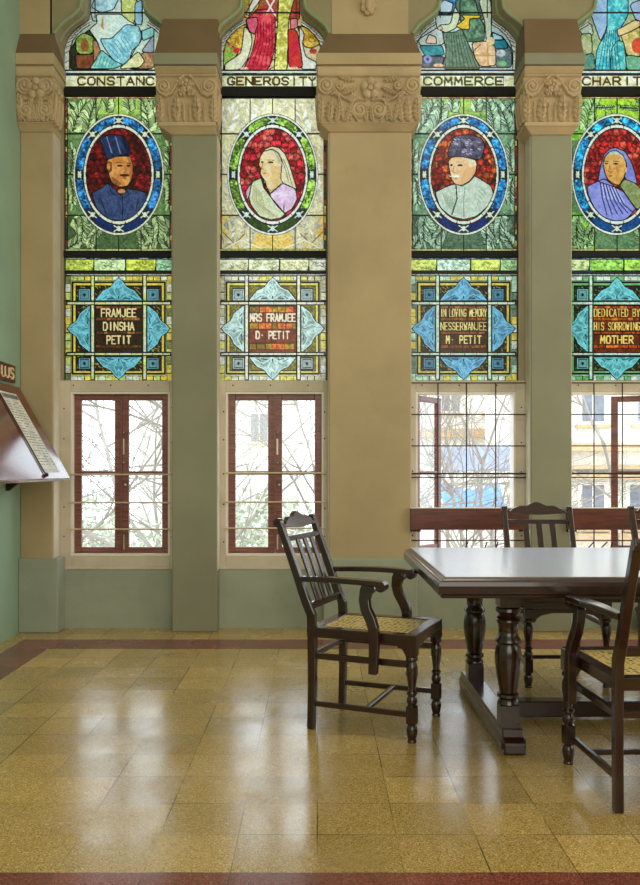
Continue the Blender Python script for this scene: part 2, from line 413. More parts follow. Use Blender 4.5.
    me = bpy.data.meshes.new('carved_relief'); me.from_pydata(V_.tolist(), [], F_.tolist()); me.update(); me.materials.append(M['stone'])
    for p in me.polygons: p.use_smooth = True
    o = bpy.data.objects.new('carved_relief', me); C.objects.link(o); o.parent = parent
    return o
for i, (a, b, kind) in enumerate(piers):
    root = empty('trim_%d' % (i+1), ((a+b)/2, YF, 0)); cx = (a+b)/2
    P = lambda m, *k, **kw: m.build(*k, parent=root, loc=(-cx, -YF, 0), **kw)
    wide = kind == 'wide'
    root['kind'] = 'structure'
    root['label'] = ['ochre wide pier in the far left corner', 'slim grey-green pier between the two left windows', 'wide ochre pier in the middle of the window wall', 'slim grey-green pier right of the wide ochre pier', 'wide pier beyond the right edge'][i]
    dp = .10 if wide else .14
    zb = Zat(558, YF)
    zn = Zat(134 if not wide else 131, YF); zc0 = Zat(121.5, YF-.06); zc1 = Zat(75, YF-.08); zs0 = Zat(64, YF-dp); zs1 = Zat(52.5, YF-dp); zt = Zat(34 if wide else 21, YF)
    ov = .07 if wide else .065
    if wide:
        P(MB().box(a, b, YF, YG+.12, zb-.01, CEIL-.02 if i in (0, 4) else zn+.6), 'shaft', 'cream', bevel=.008)
        oa = a if i == 0 else a-.04
        P(MB().box(oa, b+.045, YF-.035, YR-.02, 0, zb), 'base', 'dado', bevel=.008)
    else:
        P(MB().box(a, b, YF, YG+.12, 0, zn+.6), 'shaft', 'shaft', bevel=.008)
    la, lb = [(a, b+.03), (a-.105, b+.012), (a-.085, b+.062), (a-.075, b+.05), (a-.07, b)][i]
    q = .035
    if i < 4: P(MB().box(b-.002, b+.004, YF+.012, YR-.004, (zb if wide else ZSILL)+.0, zn-.01), 'right_lit_side', 'white_trim')  # pale slip that paints window light onto the pier's side face
    if i: P(MB().box(a-.004, a+.002, YF+.012, YR-.004, (zb if wide else ZSILL)+.0, zn-.01), 'left_lit_side', 'white_trim')  # left side face, window light painted on the same way
    # necking
    m = MB(); m.frustum((a if i else a, b, YF-.01, YG), (la+.02 if i else a, lb-.02, YF-.055, YG), zn-.01, zn+.035)
    m.box(la+.015 if i else a, lb-.015, YF-.06, YG, zn+.035, zc0)
    P(m, 'necking', 'stone', bevel=.006)
    m = MB(); m.frustum((la+.02 if i else a, lb-.02, YF-.045, YG), (la+.002 if i else a, lb-.002, YF-.075, YG), zc0, zc1)
    bell = P(m, 'bell', 'stone', bevel=.01)
    relief(bell, la, lb, zc0, zc1, wide)
    Hc = zc1-zc0
    # side relief on the faces that look into the windows
    m = MB()
    for (sx, sg) in (((lb-.008, 1),) if i == 0 else ((la+.008, -1), (lb-.008, 1))):
        for yy in (YF-.02, YF+.05, YF+.12):
            m.tube([(sx-sg*.012, yy, zc0+.01), (sx-sg*.004, yy, zc0+Hc*.3), (sx+sg*.006, yy, zc0+Hc*.55), (sx+sg*.012, yy-.015, zc0+Hc*.62)], [.018, .022, .018, .01], 7)
            m.ball((sx+sg*.004, yy, zc0+Hc*.8), (.014, .024, .026), 8, 5)
    m.build('side_leaves', 'stone', bell, smooth=True)
    # abacus: lower moulding, slab
    m = MB()
    m.frustum((la+.003 if i else a, lb-.003, YF-.085, YG), (la-.004 if i else a, lb+.004, YF-dp+.01, YG), zc1, zs0-.012)
    m.box(la+.002 if i else a, lb-.002, YF-dp+.02, YG, zs0-.012, zs0)
    P(m, 'abacus_moulding', 'stone', bevel=.006)
    m = MB(); m.box(la-.006 if i else a, lb+.006, YF-dp, YG, zs0, zs1)
    P(m, 'abacus', 'cream' if wide else 'shaft', bevel=.005)
    m = MB(); ins = .02 if not wide else .0
    m.frustum((la if i else a, lb, YF-dp+.01, YG), (a-.01 if i else a, b+.01, YF-.005, YG) if wide else (max(la, a-.06), min(lb, b+.03), YF-.03, YG), zs1, zt)
    P(m, 'impost', 'brown', bevel=.004)
    if i == 2:
        m = MB()
        zz = Zat(7, YF); xx = Xat(368, YF)
        for k in range(7):
            aa = 2*PI*k/7; m.ball((xx+.035*math.cos(aa), YF-.02, zz+.045*math.sin(aa)), (.026, .022, .03), 8, 5)
        m.ball((xx, YF-.035, zz-.01), (.025, .025, .05), 8, 5); m.ball((xx, YF-.03, zz+.03), (.03, .02, .03), 8, 5)
        P(m, 'leaf_boss', 'stone', smooth=True)
        # cream facing of the wall over this pier
    if wide:
        P(MB().box(a+.02 if i else a, b-.02, YF-.004, YF+.02, zt-.01, CEIL-.02), 'upper_facing', 'cream')

# ------------------------------------------------------------------ painting of the glass (colours of each glass piece on a fine grid)
RES = 2.0
V0, V1 = -68.0, 381.0
U = np.arange(-54*RES, 54*RES+1)/RES; Vv = np.arange(V0*RES, V1*RES+1)/RES
UU, VV = np.meshgrid(U, Vv)
def vnoise(shape, cell, rng, octs=3):
    out = np.zeros(shape); amp = 1; tot = 0
    for o in range(octs):
        c = max(1.0, cell/2**o); h = int(shape[0]/c)+3; w_ = int(shape[1]/c)+3
        g = rng.random((h, w_)); y = np.arange(shape[0])/c; x = np.arange(shape[1])/c
        y0 = y.astype(int); x0 = x.astype(int); fy = (y-y0)[:, None]; fx = (x-x0)[None, :]
        fy = fy*fy*(3-2*fy); fx = fx*fx*(3-2*fx)
        out += amp*((g[y0][:, x0]*(1-fx)+g[y0][:, x0+1]*fx)*(1-fy)+(g[y0+1][:, x0]*(1-fx)+g[y0+1][:, x0+1]*fx)*fy); tot += amp; amp *= .6
    return out/tot
class Art:
    def __init__(s, seed, T=None):
        s.r = np.random.default_rng(seed); s.c = np.zeros(UU.shape+(3,)); s.id = np.zeros(UU.shape, int)
        s.T = T or (lambda p: p); s.fine = vnoise(UU.shape, 3, s.r, 2); s.mid = vnoise(UU.shape, 9, s.r, 3); s.clip = None
    def sub(s, x0, x1, y0, y1):
        i0 = max(0, int((y0-V0)*RES)-1); i1 = min(UU.shape[0], int((y1-V0)*RES)+3); j0 = max(0, int((x0+54)*RES)-1); j1 = min(UU.shape[1], int((x1+54)*RES)+3)
        return slice(i0, max(i0, i1)), slice(j0, max(j0, j1))
    def put(s, sl, m, col, tex=.25, alt=None, k=1.0):
        if s.clip is not None: m = m & s.clip[sl]
        col = np.array(col, float)
        t_ = (s.fine[sl]-.5)*2*tex+(s.mid[sl]-.5)*tex
        c = col[None, None, :]*(1+t_[..., None])
        if alt is not None:
            f = np.clip((s.mid[sl]-.38)*4, 0, 1)[..., None]; c = c*(1-f)+np.array(alt, float)[None, None, :]*(1+t_[..., None])*f
        s.c[sl][m] = (s.c[sl][m]*(1-k)+c[m]*k)
    def poly(s, pts, col, tex=.25, alt=None, lead=.55, raw=False):
        p = [q if raw else s.T(q) for q in pts]
        if not raw:
            for _ in range(2):
                o_ = []; mx_ = sum(q[0] for q in p)/len(p); my_ = sum(q[1] for q in p)/len(p); p = [(mx_+(q[0]-mx_)*1.016, my_+(q[1]-my_)*1.016) for q in p]
                for (ax, ay), (bx_, by_) in zip(p, p[1:]+p[:1]): o_ += [(ax*.88+bx_*.12, ay*.88+by_*.12), (ax*.12+bx_*.88, ay*.12+by_*.88)]
                p = o_
        xs = [q[0] for q in p]; ys = [q[1] for q in p]
        sl = s.sub(min(xs), max(xs), min(ys), max(ys)); X = UU[sl]; Y = VV[sl]; m = np.zeros(X.shape, bool)
        for (x0, y0), (x1, y1) in zip(p, p[1:]+p[:1]):
            if y0 == y1: continue
            c = ((y0 > Y) != (y1 > Y)) & (X < (x1-x0)*(Y-y0)/(y1-y0)+x0); m ^= c
        s.put(sl, m, col, tex, alt)
        if lead: s.line(list(p)+[p[0]], lead, (14, 14, 12), raw=True)
        return s
    def rect(s, x0, x1, y0, y1, col, tex=.25, alt=None, lead=.4):
        sl = s.sub(x0, x1, y0, y1); X = UU[sl]; Y = VV[sl]; m = (X >= x0) & (X <= x1) & (Y >= y0) & (Y <= y1); s.put(sl, m, col, tex, alt)
        if lead: s.line([(x0, y0), (x1, y0), (x1, y1), (x0, y1), (x0, y0)], lead, (14, 14, 12), raw=True)
    def line(s, pts, w_, col, raw=False, tex=0):
        p = [q if raw else s.T(q) for q in pts]
        for (x0, y0), (x1, y1) in zip(p[:-1], p[1:]):
            sl = s.sub(min(x0, x1)-w_, max(x0, x1)+w_, min(y0, y1)-w_, max(y0, y1)+w_); X = UU[sl]; Y = VV[sl]
            dx, dy = x1-x0, y1-y0; L = dx*dx+dy*dy or 1e-9
            t_ = np.clip(((X-x0)*dx+(Y-y0)*dy)/L, 0, 1); d = np.hypot(X-x0-t_*dx, Y-y0-t_*dy)
            s.put(sl, d <= max(w_, .36), col, tex)
    def ell(s, cx, cy, rx, ry, col, tex=.25, alt=None, raw=False, lead=0):
        if not raw:
            (cx, cy), (ax, ay) = s.T((cx, cy)), s.T((cx+rx, cy+ry)); rx, ry = ax-cx, ay-cy
        sl = s.sub(cx-rx, cx+rx, cy-ry, cy+ry); X = UU[sl]; Y = VV[sl]; q = ((X-cx)/rx)**2+((Y-cy)/ry)**2
        s.put(sl, q <= 1, col, tex, alt)
    def mosaic(s, sl_box, mask_fn, cols, size, lead=.5, dark=(30, 8, 8)):
        sl = s.sub(*sl_box); X = UU[sl]; Y = VV[sl]; m = mask_fn(X, Y)
        x0, x1, y0, y1 = sl_box; pts = []
        ny = int((y1-y0)/size)+2; nx = int((x1-x0)/size)+2
        for a in range(ny):
            for b in range(nx): pts.append((x0+(b+.5*(a % 2))*size+s.r.normal()*size*.14, y0+a*size+s.r.normal()*size*.14))
        d1 = np.full(X.shape, 1e9); d2 = d1.copy(); who = np.zeros(X.shape, int)
        for k, (px, py) in enumerate(pts):
            d = np.hypot(X-px, Y-py); nw = d < d1; d2 = np.where(nw, d1, np.minimum(d2, d)); who = np.where(nw, k, who); d1 = np.where(nw, d, d1)
        pal = np.array([cols[s.r.integers(len(cols))] for _ in pts], float)*(.8+.4*s.r.random(len(pts)))[:, None]
        c = pal[who]*(.25+1.5*s.fine[sl])[..., None]*(1.15-.45*np.clip(d1/size*1.6, 0, 1))[..., None]
        c[(d2-d1) < lead*2] = dark
        s.c[sl][m] = c[m]
    def fern(s, cx, cy, ang, L, col, dark, n=6, spread=.9):
        # a curved stem with pairs of pointed leaves, light glass with dark veins
        bend = .5*(1 if s.r.random() < .5 else -1); P = [(cx, cy)]; a = ang-bend/2
        for q in range(n):
            P.append((P[-1][0]+L/n*math.cos(a), P[-1][1]+L/n*math.sin(a))); a += bend/n
        for q in range(n-1, -1, -1):
            x, y = P[q]; l_ = L*.42*(1-.45*q/n)
            for sg in (-1, 1):
                b = ang+bend*(q/n-.5)+sg*(.75+.25*s.r.random()); tone = .72+.4*s.r.random(); w_ = l_*.2
                ex, ey = x+l_*math.cos(b-.25*sg), y+l_*math.sin(b-.25*sg); mx, my = x+l_*.5*math.cos(b), y+l_*.5*math.sin(b); nx, ny = -math.sin(b)*w_, math.cos(b)*w_
                s.poly([(x, y), (mx-nx, my-ny), (ex, ey), (mx+nx, my+ny)], tuple(min(255, c*tone) for c in col), .3, lead=0, raw=True)
                s.line([(x, y), (mx+nx*1.2, my+ny*1.2), (ex, ey)], .36, dark, raw=True)
        b = a; ex, ey = P[-1][0]+L*.25*math.cos(b), P[-1][1]+L*.25*math.sin(b)
        s.line([P[-1], (ex, ey)], .8, col, raw=True); s.line(P, .4, dark, raw=True)

STROKES = {  # stroke font on a 4 x 6 grid, y down
 'A': [[(0,6),(2,0),(4,6)],[(.8,4),(3.2,4)]], 'B': [[(0,0),(0,6),(3,6),(4,4.5),(3,3),(0,3)],[(0,0),(3,0),(3.6,1.5),(3,3)]], 'C': [[(4,1),(3,0),(1,0),(0,1.5),(0,4.5),(1,6),(3,6),(4,5)]],
 'D': [[(0,0),(0,6),(2.6,6),(4,4.5),(4,1.5),(2.6,0),(0,0)]], 'E': [[(4,0),(0,0),(0,6),(4,6)],[(0,3),(3,3)]], 'F': [[(4,0),(0,0),(0,6)],[(0,3),(3,3)]],
 'G': [[(4,1),(3,0),(1,0),(0,1.5),(0,4.5),(1,6),(3,6),(4,5),(4,3.4),(2.4,3.4)]], 'H': [[(0,0),(0,6)],[(4,0),(4,6)],[(0,3),(4,3)]], 'I': [[(2,0),(2,6)]],
 'J': [[(3.4,0),(3.4,5),(2.4,6),(1,6),(0,5)]], 'K': [[(0,0),(0,6)],[(4,0),(0,3.4),(4,6)]], 'L': [[(0,0),(0,6),(4,6)]], 'M': [[(0,6),(.4,0),(2,4),(3.6,0),(4,6)]],
 'N': [[(0,6),(0,0),(4,6),(4,0)]], 'O': [[(1,0),(3,0),(4,1.5),(4,4.5),(3,6),(1,6),(0,4.5),(0,1.5),(1,0)]], 'P': [[(0,6),(0,0),(3,0),(4,1.6),(3,3.2),(0,3.2)]],
 'R': [[(0,6),(0,0),(3,0),(4,1.6),(3,3.2),(0,3.2)],[(1.8,3.2),(4,6)]], 'S': [[(4,1),(3,0),(1,0),(0,1.2),(1,3),(3,3),(4,4.6),(3,6),(1,6),(0,5)]],
 'T': [[(0,0),(4,0)],[(2,0),(2,6)]], 'U': [[(0,0),(0,5),(1,6),(3,6),(4,5),(4,0)]], 'V': [[(0,0),(2,6),(4,0)]], 'W': [[(0,0),(1,6),(2,2),(3,6),(4,0)]],
 'Y': [[(0,0),(2,3),(4,0)],[(2,3),(2,6)]], '.': [[(1.8,3),(2.2,3)]], ' ': []}
def text(art, s_, xc, y, w_, h, col, th=.5):
    n = len(s_); adv = w_/n; cw = adv*.72
    for i, ch in enumerate(s_):
        x = xc-w_/2+adv*i+adv*.14; hh = h
        for st in STROKES[ch]: art.line([(x+px/4*cw, y+py/6*hh) for px, py in st], th, col, raw=True)

# per-window palettes
WIN = [
 dict(name='CONSTANCY', wx=4, wide=112, lines=[('FRAMJEE', 36, 7.2), ('DINSHA', 32, 7.2), ('PETIT', 25, 7.2)], field=(120, 158, 92), field2=(130, 160, 84), leaf=(200, 225, 150), dark=(26, 44, 26),
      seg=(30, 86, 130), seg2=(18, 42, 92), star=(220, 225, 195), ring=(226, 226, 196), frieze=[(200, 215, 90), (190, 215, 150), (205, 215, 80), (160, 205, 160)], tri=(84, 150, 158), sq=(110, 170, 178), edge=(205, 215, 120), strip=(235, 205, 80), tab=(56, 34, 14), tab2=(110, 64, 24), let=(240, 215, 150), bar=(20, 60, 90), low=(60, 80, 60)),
 dict(name='GENEROSITY', wx=0, wide=92, lines=[('MRS FRAMJEE', 46, 7), ('D. PETIT', 34, 7)], field=(246, 238, 182), field2=(244, 236, 184), leaf=(250, 246, 214), dark=(224, 212, 150),
      seg=(104, 140, 48), seg2=(48, 72, 24), star=(215, 232, 215), ring=(240, 240, 225), frieze=[(235, 232, 175), (225, 230, 180), (238, 230, 170), (230, 234, 190)], tri=(160, 186, 176), sq=(190, 212, 205), edge=(244, 234, 190), strip=(240, 225, 110), tab=(150, 56, 20), tab2=(170, 130, 30), let=(248, 240, 205), bar=(90, 130, 90), low=(235, 205, 90)),
 dict(name='COMMERCE', wx=-3, wide=80, lines=[('IN LOVING MEMORY', 47, 7), ('NESSERWANJEE', 47, 7), ('M. PETIT', 36, 7)], field=(130, 175, 130), field2=(140, 190, 90), leaf=(190, 225, 185), dark=(22, 48, 34),
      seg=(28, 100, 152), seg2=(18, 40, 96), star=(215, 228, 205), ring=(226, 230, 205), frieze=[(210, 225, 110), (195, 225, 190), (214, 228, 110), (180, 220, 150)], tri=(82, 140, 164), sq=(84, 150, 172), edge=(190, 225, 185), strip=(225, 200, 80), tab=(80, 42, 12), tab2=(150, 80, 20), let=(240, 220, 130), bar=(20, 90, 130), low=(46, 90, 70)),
 dict(name='CHARITY', wx=4, wide=84, lines=[('DEDICATED BY', 50, 7), ('HIS SORROWING', 50, 7), ('MOTHER', 34, 7)], field=(110, 150, 100), field2=(170, 215, 60), leaf=(175, 215, 140), dark=(18, 44, 26),
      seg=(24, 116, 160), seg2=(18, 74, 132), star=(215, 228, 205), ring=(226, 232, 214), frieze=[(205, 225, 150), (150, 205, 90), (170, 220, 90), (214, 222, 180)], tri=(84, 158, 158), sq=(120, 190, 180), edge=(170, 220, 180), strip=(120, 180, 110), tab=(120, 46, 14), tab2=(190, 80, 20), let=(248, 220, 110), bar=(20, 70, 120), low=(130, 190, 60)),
]
def portrait(s, k):
    L = lambda *p, w=.4, c=(20, 16, 14): s.line(list(p), w, c)
    if k == 0:
        s.T = lambda p: ((p[0]-310)/7.11, (p[1]-387)/7.11+174.5)
        s.poly([(175,130),(250,105),(345,112),(365,190),(378,240),(300,256),(232,282),(212,230)], (44, 58, 96), .35, (28, 36, 62))
        s.poly([(330,112),(372,150),(400,235),(378,244),(350,190)], (22, 26, 50), .2, lead=.3)
        s.poly([(190,150),(215,140),(262,240),(235,262),(212,228)], (34, 46, 80), .2, lead=0)
        for a in (0, 1): L((225+a*62,120),(262+a*60,235), w=.45, c=(120, 140, 190))
        s.poly([(232,285),(300,258),(392,262),(408,320),(408,380),(398,425),(372,465),(320,474),(268,452),(246,400),(228,330)], (222, 158, 84), .15, (196, 122, 60))
        s.poly([(228,290),(262,300),(262,360),(240,380),(226,340)], (120, 66, 30), .2, lead=0)
        s.ell(238,330,12,24,(205,132,70)); s.poly([(370,262),(392,262),(408,320),(408,380),(392,430),(384,380),(388,320)], (176, 104, 52), .1, lead=0); s.ell(318,324,20,8,(40,22,14)); s.ell(380,324,15,8,(40,22,14)); L((295,303),(340,305),w=.4,c=(80,44,24)); L((368,306),(398,306),w=.4,c=(80,44,24))
        L((352,330),(362,368),(345,374),w=.35,c=(150,84,40)); s.ell(352,392,36,11,(70,36,20)); s.ell(350,412,17,5,(170,74,50)); s.poly([(256,400),(300,425),(330,455),(310,470),(270,452)], (140, 84, 44), .3, lead=0)
        s.poly([(122,520),(200,480),(236,450),(290,500),(325,540),(365,490),(440,500),(500,520),(512,580),(450,660),(400,695),(320,712),(230,695),(160,630)], (64, 80, 120), .3, (42, 56, 90))
        L((335,535),(340,620),(335,705), w=.5); L((236,452),(262,520),(300,540)); L((365,490),(380,530),(345,560)); L((180,560),(220,660)); L((450,560),(430,650)); s.ell(330,506,26,16,(205,138,76))
    elif k == 1:
        s.T = lambda p: ((p[0]-303.6)/7.11, (p[1]-387.5)/7.11+174.5)
        s.poly([(222,260),(245,215),(300,190),(352,204),(395,250),(425,330),(455,430),(472,490),(430,500),(378,450),(300,520),(240,440)], (232, 226, 190), .15, (214, 206, 160))
        s.poly([(214,270),(240,226),(300,212),(345,240),(368,300),(362,360),(358,420),(378,450),(290,520),(262,480),(250,430),(228,402),(216,380),(222,345),(208,325)], (240, 218, 168), .1, (226, 194, 132))
        s.poly([(300,212),(345,240),(368,300),(366,330),(345,300),(318,240)], (190, 180, 150), .2, lead=0)
        L((380,280),(410,350),(432,430),(445,470), w=.3, c=(120,100,60)); L((366,270),(395,350),(415,430), w=.3, c=(120,100,60))
        s.poly([(300,330),(362,330),(358,420),(375,450),(330,480),(300,440)], (224, 190, 128), .1, lead=0); s.ell(290,301,20,8,(70,54,44)); s.ell(230,299,10,7,(70,54,44)); L((270,284),(312,286),w=.35,c=(120,100,78)); L((232,310),(226,345),(238,350),w=.35,c=(160,120,80)); s.ell(246,379,14,5,(190,92,70)); s.ell(350,392,6,14,(230,200,80))
        s.poly([(160,445),(224,415),(245,480),(300,560),(392,660),(360,692),(290,706),(210,682),(150,600),(135,540)], (222, 224, 188), .15, (205, 212, 160))
        for a in range(7): L((170+a*9,470+a*8),(160+a*14,560+a*10),(200+a*22,655+a*6), w=.3, c=(170,168,118))
        s.poly([(282,530),(375,450),(462,490),(476,560),(440,630),(388,662),(330,600)], (222, 186, 212), .12, (232, 210, 228))
        s.poly([(112,505),(152,448),(140,530),(120,575)], (216, 170, 196), .15)
        L((218,395),(240,480),(300,560),(392,668), w=.6); L((280,532),(375,450),(468,490), w=.5); L((385,600),(382,660), w=.4); L((262,482),(288,500),(306,496), w=.35, c=(150,96,60))
    elif k == 2:
        s.T = lambda p: ((p[0]-310)/7.11, (p[1]-387)/7.11+174.5)
        s.poly([(198,245),(215,180),(250,115),(350,104),(432,130),(458,180),(432,275),(380,276),(300,260),(230,268)], (104, 100, 122), .5, (58, 54, 72))
        for a in range(26):
            x = 235+s.r.random()*190; y = 130+s.r.random()*110; L((x,y),(x+14,y+5), w=.36, c=(190,184,205))
        s.poly([(204,292),(230,266),(300,262),(385,282),(402,312),(392,370),(352,430),(300,462),(252,456),(226,420),(210,350)], (242, 206, 158), .1, (228, 182, 124))
        s.poly([(345,275),(395,290),(400,320),(372,370),(352,330)], (222, 214, 180), .15, lead=0)
        s.ell(380,325,12,26,(238,196,146)); s.poly([(320,340),(385,330),(392,370),(352,430),(300,462),(290,430)], (226, 178, 122), .1, lead=0); s.ell(284,322,20,8,(64,48,38)); s.ell(224,320,11,8,(64,48,38)); L((262,300),(308,302),w=.4,c=(190,176,150)); L((240,330),(232,368),(250,376),w=.35,c=(170,116,76))
        s.ell(256,398,30,9,(240,232,210)); s.ell(258,415,16,4,(190,110,84)); L((212,398),(230,402),w=.4,c=(240,232,210))
        s.poly([(113,515),(180,480),(240,458),(300,468),(350,438),(385,400),(420,420),(500,470),(517,530),(490,600),(400,680),(310,702),(220,680),(150,620)], (206, 216, 196), .15, (184, 202, 178))
        for a in range(6): L((160+a*14,520+a*6),(190+a*10,600+a*10), w=.3, c=(140,160,130)); L((420-a*4,470+a*30),(470-a*14,520+a*22), w=.3, c=(150,168,140))
        L((255,460),(264,560),(226,672), w=.6); L((385,402),(350,440),(300,468),(255,458), w=.5); L((320,480),(310,560),(312,690), w=.3, c=(120,140,112))
    else:
        s.T = lambda p: ((p[0]-354)/8.43, (p[1]-459)/8.43+174.5)
        s.poly([(198,525),(218,400),(250,290),(300,245),(350,238),(420,268),(472,350),(502,440),(522,535),(440,510),(400,450)], (146, 152, 214), .15, (118, 124, 190))
        s.poly([(240,370),(255,310),(300,268),(350,262),(402,300),(432,360),(430,425),(410,485),(370,548),(320,530),(280,500),(256,450)], (230, 178, 98), .12, (206, 146, 70))
        s.poly([(268,300),(300,268),(350,262),(402,300),(420,340),(380,300),(320,290)], (190, 196, 160), .15, lead=0)
        s.ell(345,368,22,8,(70,50,36)); s.ell(264,366,15,8,(70,50,36)); L((322,346),(372,350),w=.4,c=(120,80,44)); L((248,346),(280,348),w=.4,c=(120,80,44)); L((295,380),(284,432),(312,440),w=.4,c=(160,100,50)); s.ell(298,472,22,6,(176,84,50)); L((350,400),(372,450),w=.3,c=(170,110,56)); s.ell(430,420,8,26,(220,166,90))
        s.poly([(380,552),(420,500),(500,530),(560,580),(602,640),(560,742),(510,742),(420,610)], (156, 166, 112), .2, (130, 140, 84))
        s.poly([(108,562),(200,520),(250,500),(330,560),(400,600),(506,742),(470,792),(400,852),(330,872),(250,832),(170,742),(120,640)], (150, 156, 222), .12, (126, 132, 204))
        for a in range(6): L((215+a*24,530+a*6),(230+a*36,650+a*12),(270+a*44,800-a*4), w=.55, c=(40,38,80)); L((228+a*24,540+a*6),(248+a*34,650+a*10), w=.3, c=(205,208,244))
        L((200,520),(330,562),(410,604),(506,742), w=.5)

def figure(s, k):
    D = (14, 14, 12)
    L = lambda *p, w=.4, c=D: s.line(list(p), w, c)
    def folds(p0, p1, n, dx, c):
        for a in range(n): s.line([(p0[0]+dx*a, p0[1]), ((p0[0]+p1[0])/2+dx*a*1.3+6, (p0[1]+p1[1])/2), (p1[0]+dx*a*1.7, p1[1])], .36, c)
    if k == 0:
        s.T = lambda p: ((p[0]-375)/6.4, p[1]/6.4)
        s.rect(-54, 54, -68, 71, (214, 226, 200), .2, (190, 214, 190), 0)
        s.poly([(60,440),(60,330),(110,250),(190,190),(260,300),(250,440)], (60, 66, 44), .3, (40, 40, 26))
        s.poly([(100,250),(150,210),(215,240),(215,330),(160,360),(105,330)], (176, 196, 110), .3, (120, 150, 60)); s.ell(158,290,26,42,(150,92,46))
        s.poly([(95,350),(170,350),(215,345),(230,440),(110,440)], (146, 84, 48), .3, (110, 60, 34)); s.poly([(210,250),(265,290),(250,400),(215,400)], (170, 120, 84), .25)
        s.poly([(430,440),(540,330),(600,330),(600,440)], (196, 158, 110), .3, (150, 84, 60)); s.poly([(520,330),(600,220),(600,340)], (150, 160, 170), .2); s.poly([(520,200),(600,170),(600,230),(530,260)], (150, 215, 205), .15)
        s.poly([(195,-420),(330,-420),(470,-420),(520,-200),(520,60),(480,150),(330,120),(200,130)], (206, 216, 196), .2, (180, 200, 200))
        s.poly([(200,40),(240,-40),(390,-40),(340,60),(260,80)], (150, 196, 205), .15, (190, 220, 215)); s.poly([(390,-40),(490,0),(500,40),(470,150),(400,140)], (200, 206, 120), .2); s.poly([(480,20),(525,0),(525,160),(480,150)], (150, 196, 216), .15)
        s.poly([(190,190),(240,150),(235,95),(390,95),(440,140),(480,160),(520,210),(515,260),(470,320),(440,390),(390,420),(320,400),(265,330),(240,260)], (224, 230, 206), .15, (196, 218, 205))
        s.poly([(260,250),(330,250),(420,160),(500,170),(520,230),(500,290),(460,320),(440,390),(400,415),(340,380),(290,310)], (130, 196, 205), .2, (170, 214, 212))
        s.poly([(265,320),(340,385),(400,415),(340,440),(190,440),(225,390)], (110, 190, 185), .2, (160, 210, 190)); s.poly([(440,385),(500,330),(540,390),(510,430),(380,440)], (226, 222, 160), .2)
        for a in range(5): L((275,108+a*16),(262+a*4,170+a*4), w=.4, c=(190,140,60))
        for a in range(6): L((300+a*22,290-a*12),(370+a*18,370-a*10), w=.3, c=(80,140,150)); L((245+a*20,350+a*8),(220+a*22,430), w=.3, c=(70,140,130))
    elif k == 1:
        s.T = lambda p: ((p[0]-336)/5.82, p[1]/5.82)
        s.rect(-54, 54, -68, 71, (225, 214, 170), .2, (214, 190, 120), 0)
        s.poly([(60,220),(120,160),(180,140),(200,250),(150,290),(60,280)], (196, 140, 40), .4, (226, 190, 80)); s.poly([(480,150),(560,170),(620,250),(560,280),(520,270)], (200, 146, 40), .4, (226, 190, 80))
        s.poly([(20,240),(60,240),(140,300),(60,410),(30,410)], (176, 205, 90), .3, (120, 170, 60)); s.ell(42,292,20,16,(196,50,50)); s.ell(125,292,20,18,(206,50,50)); s.ell(88,262,14,12,(226,120,90)); s.ell(572,298,22,16,(196,60,50))
        s.poly([(170,160),(205,180),(215,240),(205,290),(190,340),(150,400),(60,410),(60,370),(150,310),(160,250)], (226, 226, 196), .15, (235, 230, 180)); s.poly([(490,150),(520,200),(510,260),(530,330),(590,360),(585,400),(500,400)], (226, 226, 206), .15)
        s.poly([(165,-400),(490,-400),(490,0),(490,110),(400,110),(180,130)], (196, 60, 60), .25, (150, 90, 40)); s.poly([(165,-40),(250,-40),(255,40),(200,100),(170,100)], (205, 170, 70), .3); s.poly([(230,-20),(270,-10),(200,90),(180,80)], (235,225,210), .1)
        s.poly([(180,120),(250,60),(330,60),(350,120),(350,250),(330,350),(300,410),(160,410),(215,310),(240,200),(200,190)], (205, 34, 60), .25, (232, 84, 90))
        s.poly([(180,110),(245,100),(250,140),(230,200),(200,180)], (226, 96, 120), .2); s.poly([(425,180),(455,165),(480,190),(500,300),(510,390),(430,390)], (216, 60, 40), .2, (200, 30, 60)); s.poly([(440,110),(480,110),(480,160),(440,170)], (230, 130, 130), .15)
        s.poly([(370,-40),(470,-40),(430,110),(425,180),(420,410),(345,410),(355,260),(368,110)], (196, 190, 70), .3, (226, 220, 130))
        for a in range(7): L((360,110+a*45),(330-a*2,150+a*42), w=.5, c=(70,50,20))
        for a in range(6): L((250+a*16,130),(245+a*18,250),(190+a*26,390), w=.4, c=(130,14,34))
        L((300,0),(350,90), w=.8, c=(240,225,215)); L((345,0),(300,80), w=.8, c=(240,225,215)); s.ell(460,398,26,10,(235,190,160)); s.ell(172,400,24,9,(235,190,160))
    elif k == 2:
        s.T = lambda p: ((p[0]-312)/5.82, p[1]/5.82)
        s.rect(-54, 54, -68, 71, (200, 216, 206), .2, (170, 200, 200), 0)
        s.poly([(50,230),(180,150),(200,260),(60,265)], (196, 210, 200), .2); s.poly([(90,250),(110,200),(150,215),(155,255)], (235, 205, 180), .1); s.poly([(55,265),(185,265),(200,320),(90,325)], (60, 170, 170), .2, (40, 130, 140)); s.poly([(65,325),(200,330),(180,390),(70,390)], (110, 120, 130), .3, (70, 80, 100)); s.ell(104,345,24,24,(150,160,205)); s.ell(104,345,10,10,(60,60,110))
        s.poly([(470,185),(540,215),(590,290),(590,390),(500,390)], (120, 140, 130), .3, (80, 110, 110)); s.poly([(485,230),(555,230),(570,280),(490,285)], (30, 130, 140), .2); s.poly([(480,190),(530,210),(545,232),(485,232)], (170, 215, 220), .15); s.ell(530,310,28,20,(190,196,200)); s.ell(540,370,20,16,(120,190,120))
